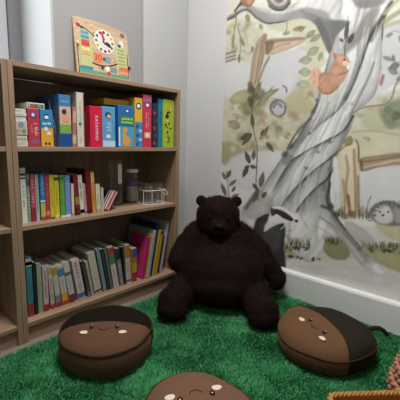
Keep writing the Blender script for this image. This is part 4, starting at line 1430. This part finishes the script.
cbp('month_panel', .08, .30, .14, .80, '#b5bd86', label='green panel down the left side')
cbp('weather_panel', .74, .95, .16, .66, '#bcc68f', label='pale green panel down the right side')
cbp('base_panel', .03, .97, .015, .075, '#5f9c80', label='green strip along the foot')
cbp('base_panel', .05, .28, .075, .13, '#4a7fa8', label='blue strip at the lower left')
for v0, col in ((.72, '#5a9ac0'), (.64, '#4f8fb5'), (.56, '#c95248'), (.50, '#c8473f'), (.42, '#e0d38a'), (.34, '#cfa06c')):
    cbp('day_tag', .11, .25, v0, v0 + .055, col, -.0008)
for v0 in (.56, .49, .42, .35, .28):
    cbp('day_tag', .77, .92, v0, v0 + .035, '#9aa86a', -.0008)
cbp('season_panel', .78, .97, .17, .24, '#d66a58', -.0008)
cbp('season_panel', .78, .97, .09, .15, '#df9a62', -.0008)
cbp('date_square', .30, .47, .25, .42, '#dd8a5c', -.0002, .001, 'orange date square')
text_mesh('numeral', '30', .042, pm('#b8402f', .5), CB, Matrix.Translation((BW * .385, -.0014, BH * (.16 + .84 * .335))) @ Matrix.Rotation(math.pi / 2, 4, 'X'))
cbp('picture_panel', .52, .62, .27, .38, '#7d97a3')
cbp('picture_panel', .60, .73, .10, .2, '#7f8f8f')
for (u, v, ru, rv, col) in ((.08, .86, .035, .03, '#a03a44'), (.14, .83, .03, .02, '#7a5a46'), (.9, .88, .045, .035, '#6f6a6a'), (.86, .7, .05, .06, '#dcdad4'), (.82, .66, .035, .03, '#4f5a66'), (.05, .93, .04, .04, '#cf9a8f'), (.55, .16, .04, .06, '#e7e1d6'), (.57, .07, .035, .035, '#c9423f'), (.5, .33, .03, .03, '#3d5c7a')):
    disc(CB, 'printed_figure', BW * u, BH * (.16 + .84 * v), BW * ru, BH * rv, col, -.0006, .0008)
r5 = random.Random(5)
for k in range(34):
    u, v = r5.uniform(.06, .95), r5.uniform(.2, .96)
    disc(CB, 'printed_figure', BW * u, BH * v, BW * r5.uniform(.012, .03), BH * r5.uniform(.008, .022), r5.choice(['#c9917f', '#d9c7a0', '#9fae78', '#b98d72', '#d8d2c4', '#8d9aa0', '#cf8f5e']), -.0002, .0005)
# clock dial
ccx, ccz, cr_ = BW * .53, BH * .715, .058
disc(CB, 'clock_dial', ccx, ccz, cr_, cr_, '#e4ddd3', 0, .0022)
disc(CB, 'dial_centre', ccx, ccz, cr_ * .52, cr_ * .52, '#d9d0d8', -.0022, .0006)
for k in range(12):
    a = math.radians(90 - 30 * k)
    col = ['#3f3f46', '#8a5a4a', '#caa24a', '#6a8a4a', '#3f6f9a', '#b5483f'][k % 6]
    disc(CB, 'hour_mark', ccx + cr_ * .78 * math.cos(a), ccz + cr_ * .78 * math.sin(a), .0072, .0072, col, -.0022, .0008)


def hand(name, ang, L, wd, col, y):
    a = math.radians(ang)
    d = Vector((math.cos(a), 0, math.sin(a)))
    n = Vector((-d.z, 0, d.x))
    bm = bmesh.new()
    o0 = Vector((ccx, y, ccz))
    ring = [o0 - d * .01 + n * wd * .5, o0 + d * L * .7 + n * wd * .5, o0 + d * L, o0 + d * L * .7 - n * wd * .5, o0 - d * .01 - n * wd * .5]
    f = bm.faces.new([bm.verts.new(p) for p in ring])
    r_ = bmesh.ops.extrude_face_region(bm, geom=[f])
    bmesh.ops.translate(bm, vec=(0, -.0016, 0), verts=[v for v in r_['geom'] if isinstance(v, bmesh.types.BMVert)])
    bmesh.ops.recalc_face_normals(bm, faces=bm.faces[:])
    o = obj(name, bm, pm(col, .4), CB)
    return o


hand('clock_hand', 108, .052, .012, '#c23a52', -.0032)['label'] = 'red clock hand'
hand('clock_hand', -28, .040, .013, '#24242a', -.0052)['label'] = 'black clock hand'
disc(CB, 'clock_hub', ccx, ccz, .006, .006, '#d9c9b0', -.007, .003)
bm = bmesh.new()
ap = [(BW * (.27 + .48 * t), -.0012, BH * (.30 + .045 * (2 * t - 1) ** 2 + .06 * t)) for t in np.linspace(0, 1, 14)]
add_tube(bm, ap, .0024, 6)
obj('slider_groove', bm, pm('#3b2a22', .6), CB)
bm = bmesh.new()
ap = [(BW * (.08 + .28 * t), -.0012, BH * (.87 - .11 * t * t)) for t in np.linspace(0, 1, 10)]
add_tube(bm, ap, .0018, 6)
obj('slider_groove', bm, pm('#4a3528', .6), CB)
for (u0, v0, u1, v1) in ((.035, .16, .035, .58), (.975, .2, .965, .6)):
    bm = bmesh.new()
    add_tube(bm, [(BW * u0, -.0012, BH * v0), (BW * u1, -.0012, BH * v1)], .0018, 6)
    obj('slider_groove', bm, pm('#3b2a22', .6), CB)
for (u, v, col) in ((.04, .6, '#dccba8'), (.985, .37, '#2b2a2c'), (.45, .30, '#5a3a2a')):
    bm = bmesh.new()
    add_ellipsoid(bm, (BW * u, -.006, BH * v), (.007, .006, .009), None, 12, 8)
    obj('slider_knob', bm, pm(col, .4), CB, True)

# ------------------------------------------------------------------ green rug
RUG_X0, RUG_X1, RUG_Y0, RUG_Y1 = -1.3, XW - .031, -1.6, 1.262
bm = bmesh.new()
add_box(bm, (RUG_X0, RUG_Y0, .0), (RUG_X1, RUG_Y1, .008), .003)
M_PILE = bpy.data.materials.new('green_pile')
M_PILE.use_nodes = True
nt = M_PILE.node_tree
b = nt.nodes['Principled BSDF']
b.inputs['Roughness'].default_value = .85
b.inputs['Specular IOR Level'].default_value = .1
b.inputs['Sheen Weight'].default_value = .15
an = nt.nodes.new('ShaderNodeAttribute')
an.attribute_name = 'tint'
nt.links.new(an.outputs['Color'], b.inputs['Base Color'])
rug = obj('rug', bm, pm('#2a7a4a', .9, .2, 20, .05))
tag(rug, 'shaggy grass green rug covering the floor of the corner', 'rug')
# tufted pile: every tuft a small bent blade
NB = 210000
nb1 = int(NB * .9)
bx = np.concatenate([rng.uniform(.15, RUG_X1 - .003, nb1), rng.uniform(RUG_X0, RUG_X1 - .003, NB - nb1)])
by = np.concatenate([rng.uniform(-.1, RUG_Y1 - .003, nb1), rng.uniform(RUG_Y0, RUG_Y1 - .003, NB - nb1)])
n1 = fbm(.11, 5, 9, 3, bx, by) - .5
n2 = fbm(.11, 55, 29, 3, bx, by) - .5
n3 = fbm(.05, 25, 79, 2, bx, by) - .5
hgt = .010 * rng.uniform(.7, 1.2, NB) * (1 + .5 * n3)
lx = (n1 * 1.4 + rng.normal(0, .3, NB)) * hgt
ly = (n2 * 1.4 + rng.normal(0, .3, NB)) * hgt
ang = rng.uniform(0, math.pi, NB)
wd = rng.uniform(.0016, .0026, NB)
dx, dy_ = np.cos(ang) * wd, np.sin(ang) * wd
v0 = np.stack([bx - dx, by - dy_, np.full(NB, .0075)], 1)
v1 = np.stack([bx + dx, by + dy_, np.full(NB, .0075)], 1)
v2 = np.stack([np.minimum(bx + lx + dx * .5, RUG_X1 + .001), by + ly + dy_ * .5, .0075 + hgt], 1)
v3 = np.stack([np.minimum(bx + lx - dx * .5, RUG_X1 + .001), by + ly - dy_ * .5, .0075 + hgt], 1)
vv = np.stack([v0, v1, v2, v3], 1).reshape(-1, 3)
me = bpy.data.meshes.new('pile')
me.vertices.add(len(vv))
me.vertices.foreach_set('co', vv.astype(np.float32).ravel())
me.loops.add(NB * 4)
me.loops.foreach_set('vertex_index', np.arange(NB * 4, dtype=np.int32))
me.polygons.add(NB)
me.polygons.foreach_set('loop_start', np.arange(0, NB * 4, 4, dtype=np.int32))
me.update()
me.validate()
at = me.attributes.new('tint', 'FLOAT_COLOR', 'POINT')
c0 = np.array(lin('#4aa368'))
c1 = np.array(lin('#6fc28c'))
c2 = np.array(lin('#348653'))
tt = np.clip(.45 + n3 * 1.1 + rng.normal(0, .16, NB), 0, 1)[:, None]
cc = np.where(tt > .5, c0 + (c1 - c0) * (tt - .5) * 1.6, c2 + (c0 - c2) * tt * 2)
cc = np.repeat(cc, 4, 0)
at.data.foreach_set('color', np.concatenate([cc, np.ones((len(cc), 1))], 1).astype(np.float32).ravel())
pile = link_mesh('pile', me, M_PILE, rug)
pile['kind'] = 'stuff'

# ------------------------------------------------------------------ plush bear
EX = Vector((.673, -.739, 0)).normalized()
EY = Vector((.739, .673, 0)).normalized()
BO = EX * .112 + EY * 1.70 + Vector((0, 0, .015))
bear = empty('teddy_bear', BO)
bear.matrix_world = Matrix.Translation(BO) @ Matrix((EX, EY, Vector((0, 0, 1)))).transposed().to_4x4()
tag(bear, 'large dark brown plush bear sitting in the corner against the walls', 'teddy bear')
# local axes: x = the bear's left (picture right), y = away into the corner, z = up
bm = bmesh.new()


def E3(c, r, rx=0, ry=0, rz=0):
    add_ellipsoid(bm, c, r, Euler((rx, ry, rz)).to_matrix())


def limb(p, q, r0, r1, n=6):
    p, q = Vector(p), Vector(q)
    for k in range(n + 1):
        t = k / n
        r = r0 * (1 - t) + r1 * t
        E3(p.lerp(q, t), (r, r, r))


E3((.005, -.055, .150), (.212, .205, .150))            # belly
E3((.005, -.075, .112), (.20, .205, .125))
E3((.0, .01, .245), (.152, .145, .13))                   # chest
E3((-.02, .03, .310), (.105, .10, .085))               # neck and shoulders
E3((-.02, .0, .412), (.108, .100, .100))               # head
E3((-.02, -.04, .430), (.070, .070, .066))             # brow
E3((-.018, -.085, .372), (.056, .052, .045))           # muzzle
E3((-.06, -.035, .378), (.05, .05, .05))
E3((.023, -.035, .378), (.05, .05, .05))
limb((.090, .03, .305), (.190, -.01, .225), .072, .062)   # left arm of the bear (picture right)
limb((.190, -.01, .225), (.270, -.05, .125), .064, .046)
E3((.281, -.06, .105), (.048, .05, .056))
limb((-.115, .03, .305), (-.182, -.01, .240), .068, .058)
limb((-.182, -.01, .240), (-.212, -.06, .205), .058, .048)
E3((-.216, -.07, .19), (.045, .046, .046))
limb((.15, -.14, .070), (.165, -.29, .066), .078, .064)  # legs
E3((.172, -.322, .066), (.070, .062, .070), 0, 0, .1)
E3((.170, -.343, .050), (.068, .052, .048))
limb((-.16, -.10, .070), (-.215, -.24, .066), .080, .064)
E3((-.220, -.272, .066), (.070, .062, .072), 0, 0, -.15)
E3((-.219, -.296, .050), (.068, .052, .048))
me0 = bpy.data.meshes.new('body')
bm.to_mesh(me0)
bm.free()
tmp = bpy.data.objects.new('body_src', me0)
C.objects.link(tmp)
md = tmp.modifiers.new('r', 'REMESH')
md.mode = 'VOXEL'
md.voxel_size = .010
md = tmp.modifiers.new('s', 'SMOOTH')
md.factor = .5
md.iterations = 9
dg = bpy.context.evaluated_depsgraph_get()
me1 = bpy.data.meshes.new_from_object(tmp.evaluated_get(dg))
bpy.data.objects.remove(tmp)
me1.materials.clear()
nv = len(me1.vertices)
co = np.empty(nv * 3, np.float32)
no = np.empty(nv * 3, np.float32)
me1.vertices.foreach_get('co', co)
me1.vertices.foreach_get('normal', no)
co = co.reshape(-1, 3)
no = no.reshape(-1, 3)
dsp = (fbm(.05, 3, 8, 3, co[:, 0] + co[:, 1] * .7, co[:, 2] + co[:, 1] * .5) - .5) * .014
co += no * dsp[:, None]
co[:, 2] = np.maximum(co[:, 2], .002)
me1.vertices.foreach_set('co', co.ravel())
me1.polygons.foreach_set('use_smooth', [True] * len(me1.polygons))
M_BEAR = plush('bear_plush', '#1e1310', .35, 70, .12, '#8a5a50', .6)
body = link_mesh('body', me1, M_BEAR, bear)
for x in (-.106, .070):
    bm = bmesh.new()
    add_ellipsoid(bm, (x, .0, .484), (.027, .018, .027), Euler((0, math.copysign(.3, x), 0)).to_matrix(), 20, 14)
    for v in bm.verts:      # hollow the front of the ear a little
        d_ = (v.co - Vector((x, -.02, .484))).length
        if d_ < .018:
            v.co.y += .006 * (1 - d_ / .018)
    obj('ear', bm, M_BEAR, bear, True)
# short fur
NF = 60000
sel = rng.integers(0, nv, NF)
p = co[sel] + rng.normal(0, .003, (NF, 3))
nn = no[sel] + rng.normal(0, .35, (NF, 3)) + np.array([0, 0, -.5])
nn /= np.linalg.norm(nn, axis=1)[:, None]
tg = np.cross(nn, rng.normal(0, 1, (NF, 3)))
tg /= np.linalg.norm(tg, axis=1)[:, None] + 1e-9
fl = rng.uniform(.004, .008, NF)[:, None]
a_ = p - tg * .0011 - no[sel] * .001
b_ = p + tg * .0011 - no[sel] * .001
c_ = p + nn * fl
c_[:, 2] = np.maximum(c_[:, 2], .001)
vv = np.stack([a_, b_, c_], 1).reshape(-1, 3)
me = bpy.data.meshes.new('fur')
me.vertices.add(len(vv))
me.vertices.foreach_set('co', vv.astype(np.float32).ravel())
me.loops.add(NF * 3)
me.loops.foreach_set('vertex_index', np.arange(NF * 3, dtype=np.int32))
me.polygons.add(NF)
me.polygons.foreach_set('loop_start', np.arange(0, NF * 3, 3, dtype=np.int32))
me.update()
me.validate()
fur = link_mesh('fur', me, M_BEAR, body)
fur['kind'] = 'stuff'
M_BLK = pm('#0d0b0b', .45, .05, 60, .35)
for x in (-.064, .026):
    bm = bmesh.new()
    add_ellipsoid(bm, (x, -.103, .424), (.0085, .006, .0085))
    obj('eye', bm, pm('#0b0808', .6, .05, 60, .2), bear, True)
bm = bmesh.new()
add_ellipsoid(bm, (-.018, -.138, .386), (.020, .010, .013))
obj('nose', bm, pm('#120d0b', .7, .05, 60, .15), bear, True)
bm = bmesh.new()
add_tube(bm, [(-.018, -.141, .374), (-.018, -.140, .362)], .002, 6)
add_tube(bm, [(-.042, -.126, .357), (-.030, -.135, .355), (-.018, -.140, .362), (-.006, -.135, .355), (.006, -.126, .357)], .002, 6)
obj('mouth', bm, pm('#120d0c', .7), bear)

# ------------------------------------------------------------------ chestnut floor cushions


def chestnut(label, cx, cy, R, ang, body_c, cap_c, capy, bow=1.1, Hh=.13, stem=False, sq=1.0, fy=0.0, fx=0.0, high=True):
    """local +y points to the dark crown of the chestnut"""
    o = empty('floor_cushion', (cx, cy, .016), ang)
    tag(o, label, 'floor cushion', 'chestnut shaped floor cushions with faces')
    if high:
        prof = [(0, 0), (.5, 0), (.80, .001), (.91, .008), (.97, .022), (.995, .042), (1, .06), (.995, .078), (.978, .092), (.95, .102), (.88, .113), (.75, .122), (.55, .128), (.3, .131), (0, .1312)]
        seam = (.975, .0965)
    else:
        prof = [(0, 0), (.5, 0), (.80, .001), (.91, .008), (.97, .022), (.995, .042), (1, .06), (.995, .072), (.985, .079), (.955, .093), (.90, .106), (.80, .1175), (.65, .125), (.42, .1295), (.2, .131), (0, .1312)]
        seam = (.992, .0755)
    prof = [(r * R, z) for r, z in prof]
    prof = [(r, z * Hh / .131) for r, z in prof]

    def lump(v):
        a = math.atan2(v.y, v.x)
        k = 1 + .018 * math.sin(3 * a + cx * 9) + .012 * math.sin(5 * a + cy * 7)
        v.x *= k
        v.y *= k * sq
        v.z += .004 * math.sin(v.x * 30 + cx * 8) * math.sin(v.y * 26) * min(1, v.z / .1)
        return v

    def topz(x, y):
        r = math.hypot(x, y / sq)
        rs = [p_[0] for p_ in prof[8:]][::-1]
        zs_ = [p_[1] for p_ in prof[8:]][::-1]
        return float(np.interp(r, rs, zs_)) + .004 * math.sin(x * 30 + cx * 8) * math.sin(y * 26)

    pipe_c = '#%02x%02x%02x' % tuple(int(int(body_c[k:k + 2], 16) * .62) for k in (1, 3, 5))
    mb_ = plush('chestnut_velvet', body_c, .14, 30, .22, '#c9a58f', .35)
    mc_ = plush('chestnut_crown_velvet', cap_c, .14, 30, .03, '#b0a090', .35)
    for part, m_, keep in (('cushion_body', mb_, -1), ('crown', mc_, 1)):
        bm = bmesh.new()
        add_lathe(bm, prof, 72)
        bmesh.ops.recalc_face_normals(bm, faces=bm.faces[:])
        bmesh.ops.subdivide_edges(bm, edges=[e for e in bm.edges if abs(e.verts[0].co.length - e.verts[1].co.length) > .025], cuts=2)
        # curved boundary: straighten, cut, bend back
        for v in bm.verts:
            v.co.y += bow * v.co.x ** 2
        bmesh.ops.bisect_plane(bm, geom=bm.verts[:] + bm.edges[:] + bm.faces[:], plane_co=(0, capy, 0), plane_no=(0, 1, 0), clear_outer=keep < 0, clear_inner=keep > 0)
        for v in bm.verts:
            v.co.y -= bow * v.co.x ** 2
            v.co = lump(v.co)
        obj(part, bm, m_, o, True)
    # piped seam round the top edge
    bm = bmesh.new()
    pts = [lump(Vector((R * seam[0] * math.cos(t), R * seam[0] * math.sin(t), seam[1] * Hh / .131))) for t in np.linspace(0, 2 * math.pi, 64, endpoint=False)]
    add_tube(bm, pts, .0036 if high else .0026, 6, True)
    obj('piping', bm, plush('piping_velvet', pipe_c, .1, 40, .1, '#806050', .2), o, True)
    for sx in (-1, 1):
        ex_, ey_ = fx + sx * .043, fy - .050
        bm = bmesh.new()
        add_ellipsoid(bm, (ex_, ey_, topz(ex_, ey_) + .002), (.0070, .0085, .0045))
        e = obj('eye', bm, M_BLK, o, True)
        bm = bmesh.new()
        add_ellipsoid(bm, (ex_ + .002, ey_ + .004, topz(ex_, ey_) + .0062), (.002, .002, .001), None, 8, 6)  # eye highlight modelled as a small white bead
        obj('glint', bm, pm('#f3f1ee', .3), e, True)['label'] = 'painted white highlight on the eye'
        ex_, ey_ = fx + sx * .063, fy - .072
        bm = bmesh.new()
        add_ellipsoid(bm, (ex_, ey_, topz(ex_, ey_) + .0005), (.0160, .0100, .0022))
        obj('cheek', bm, pm('#d9c9bb', .8, .06, 80, .1), o, True)['label'] = 'pale oval cheek patch'
    bm = bmesh.new()
    mp_ = [(fx + .018 * math.cos(t), fy - .054 + .016 * math.sin(t)) for t in np.linspace(math.pi * 1.08, math.pi * 1.92, 10)]
    add_tube(bm, [(x, y, topz(x, y) + .0008) for x, y in mp_], .0013, 6)
    obj('mouth', bm, pm(pipe_c, .8), o)
    if stem:
        bm = bmesh.new()
        add_tube(bm, [(.050, R * .82, .088), (.055, R * .98, .097), (.062, R * 1.09, .098), (.072, R * 1.17, .090), (.082, R * 1.22, .076)], [.007, .0085, .0085, .0085, .007], 10)
        obj('stem', bm, pm('#1d1a16', .9), o, True)
    return o


def ang_of(nx, ny_):
    return math.atan2(ny_, nx) - math.pi / 2


chestnut('brown chestnut floor cushion with dark crown, in front of the bookcase', .634, 1.017, .166, ang_of(.66, .75), '#5c4133', '#18120f', -.012, .5)
chestnut('brown chestnut floor cushion with a stem, near the skirting board on the right', 1.226, .457, .178, ang_of(.85, -.52), '#634731', '#27221b', .012, 1.3, .119, True, fx=.028, fy=-.006, high=False)
chestnut('lighter brown chestnut floor cushion cut off by the photo bottom edge', .566, .492, .149, ang_of(-.475, -.88), '#6b4d3d', '#18120f', .008, .6, .132, sq=1.22, fy=.014)

# ------------------------------------------------------------------ wicker tray and braided basket at the lower right
M_WICK = wood('wicker_cane', '#a06a34', '#c78f50', 'X', 20, .6)
tray_o = Vector((.862, .308, .016))
tx = Vector((1.004 - .873, .177 - .299, 0)).normalized()
TA = math.atan2(tx.y, tx.x)
TY = empty('wicker_basket', tray_o, TA)
tag(TY, 'low orange cane basket with twisted rim in the bottom right corner', 'basket')
TL_, TW_, TH_ = .26, .22, .105
# local x along the far rim, local -y towards the camera; far left corner at the origin


def rrpath(inset, z, n=6, r=.02):
    return [(TL_ / 2 + x, -TW_ / 2 + y, z) for x, y, _ in rrect(TL_ / 2 - inset, TW_ / 2 - inset, r, 0, n)]


bm = bmesh.new()
for k in range(17):
    z = .006 + k * .0056
    base = rrpath(.010 - .0015 * (k % 2) - .0002 * k, z, 6)
    add_tube(bm, base, .0034, 6, True)
obj('woven_side', bm, M_WICK, TY)
bm = bmesh.new()
for k in range(int((TW_ - .02) / .006)):
    add_tube(bm, [(.012, -.013 - k * .006, .006), (TL_ - .012, -.013 - k * .006, .006)], .0034, 5)
obj('woven_base', bm, M_WICK, TY)
# twisted rim: two strands
M_RIM = wood('rim_cane', '#9a6231', '#bd8a4e', 'Y', 20, .55)
loop = rrpath(.008, TH_, 6)
dense = []
for i in range(len(loop)):
    a0, b0 = Vector(loop[i]), Vector(loop[(i + 1) % len(loop)])
    n = max(1, int((b0 - a0).length / .004))
    dense += [a0.lerp(b0, t / n) for t in range(n)]
for s in (0, 1, 2):
    bm = bmesh.new()
    pts = []
    cen = Vector((TL_ / 2, -TW_ / 2, TH_))
    for i, p_ in enumerate(dense):
        t = (dense[(i + 1) % len(dense)] - dense[i - 1]).normalized()
        nrm = t.cross(Vector((0, 0, 1)))
        ph = i * 2 * math.pi / 9.0 + s * 2 * math.pi / 3
        pts.append(p_ + nrm * math.cos(ph) * .0042 + Vector((0, 0, 1)) * math.sin(ph) * .0042)
    add_tube(bm, pts, .0042, 6, True)
    obj('rim_strand', bm, M_RIM, TY, True)

# chunky braided round basket
bc = (1.220, .072, .021)
BB = empty('braided_basket', bc)
tag(BB, 'chunky pinkish brown braided basket at the right edge of the photo', 'basket')
M_BR = plush('braided_rope', '#b07f68', .2, 60, .1, '#e0c0a8', .5)
for k in range(10):
    z = .012 + k * .023
    rr = .142 - .0058 * k + .004 * (k % 2)
    bm = bmesh.new()
    for s in (0, 1):
        pts = []
        for i in range(120):
            t = 2 * math.pi * i / 120
            ph = t * 17 + s * math.pi + k * 1.1
            r = rr + .007 * math.cos(ph)
            pts.append((r * math.cos(t), r * math.sin(t), z + .006 * math.sin(ph)))
        add_tube(bm, pts, .0085, 6, True)
    obj('braid', bm, M_BR, BB, True)
bm = bmesh.new()
add_lathe(bm, [(0, .004), (.132, .004), (.132, .012), (0, .012)], 40)
obj('basket_base', bm, M_BR, BB)

# ------------------------------------------------------------------ light
wd_ = bpy.data.worlds.new('room_world')
SC.world = wd_
wd_.use_nodes = True
bg = wd_.node_tree.nodes['Background']
bg.inputs[0].default_value = (.92, .86, .78, 1)
bg.inputs[1].default_value = .25


def area(name, loc, rot, sx, sy, power, col=(1, 1, 1)):
    l = bpy.data.lights.new(name, 'AREA')
    l.shape = 'RECTANGLE'
    l.size, l.size_y = sx, sy
    l.energy = power
    l.color = col
    o = bpy.data.objects.new(name, l)
    C.objects.link(o)
    o.location = loc
    o.rotation_euler = rot
    return o


# daylight outside the window
area('daylight', ((WIN_X0 + WIN_X1) / 2 - .1, 2.30, 1.75), (math.radians(-78), 0, 0), 1.5, 1.2, 72, (.97, .965, 1))
# the room's ceiling lamp
area('ceiling_lamp', (.62, .62, CEIL - .03), (0, 0, 0), .5, .5, 43, (1, .975, .94))

vs_ = SC.view_settings
vs_.view_transform = 'Standard'
vs_.look = 'None'
vs_.gamma = 1
vs_.use_curve_mapping = False
vs_.exposure = 0.0
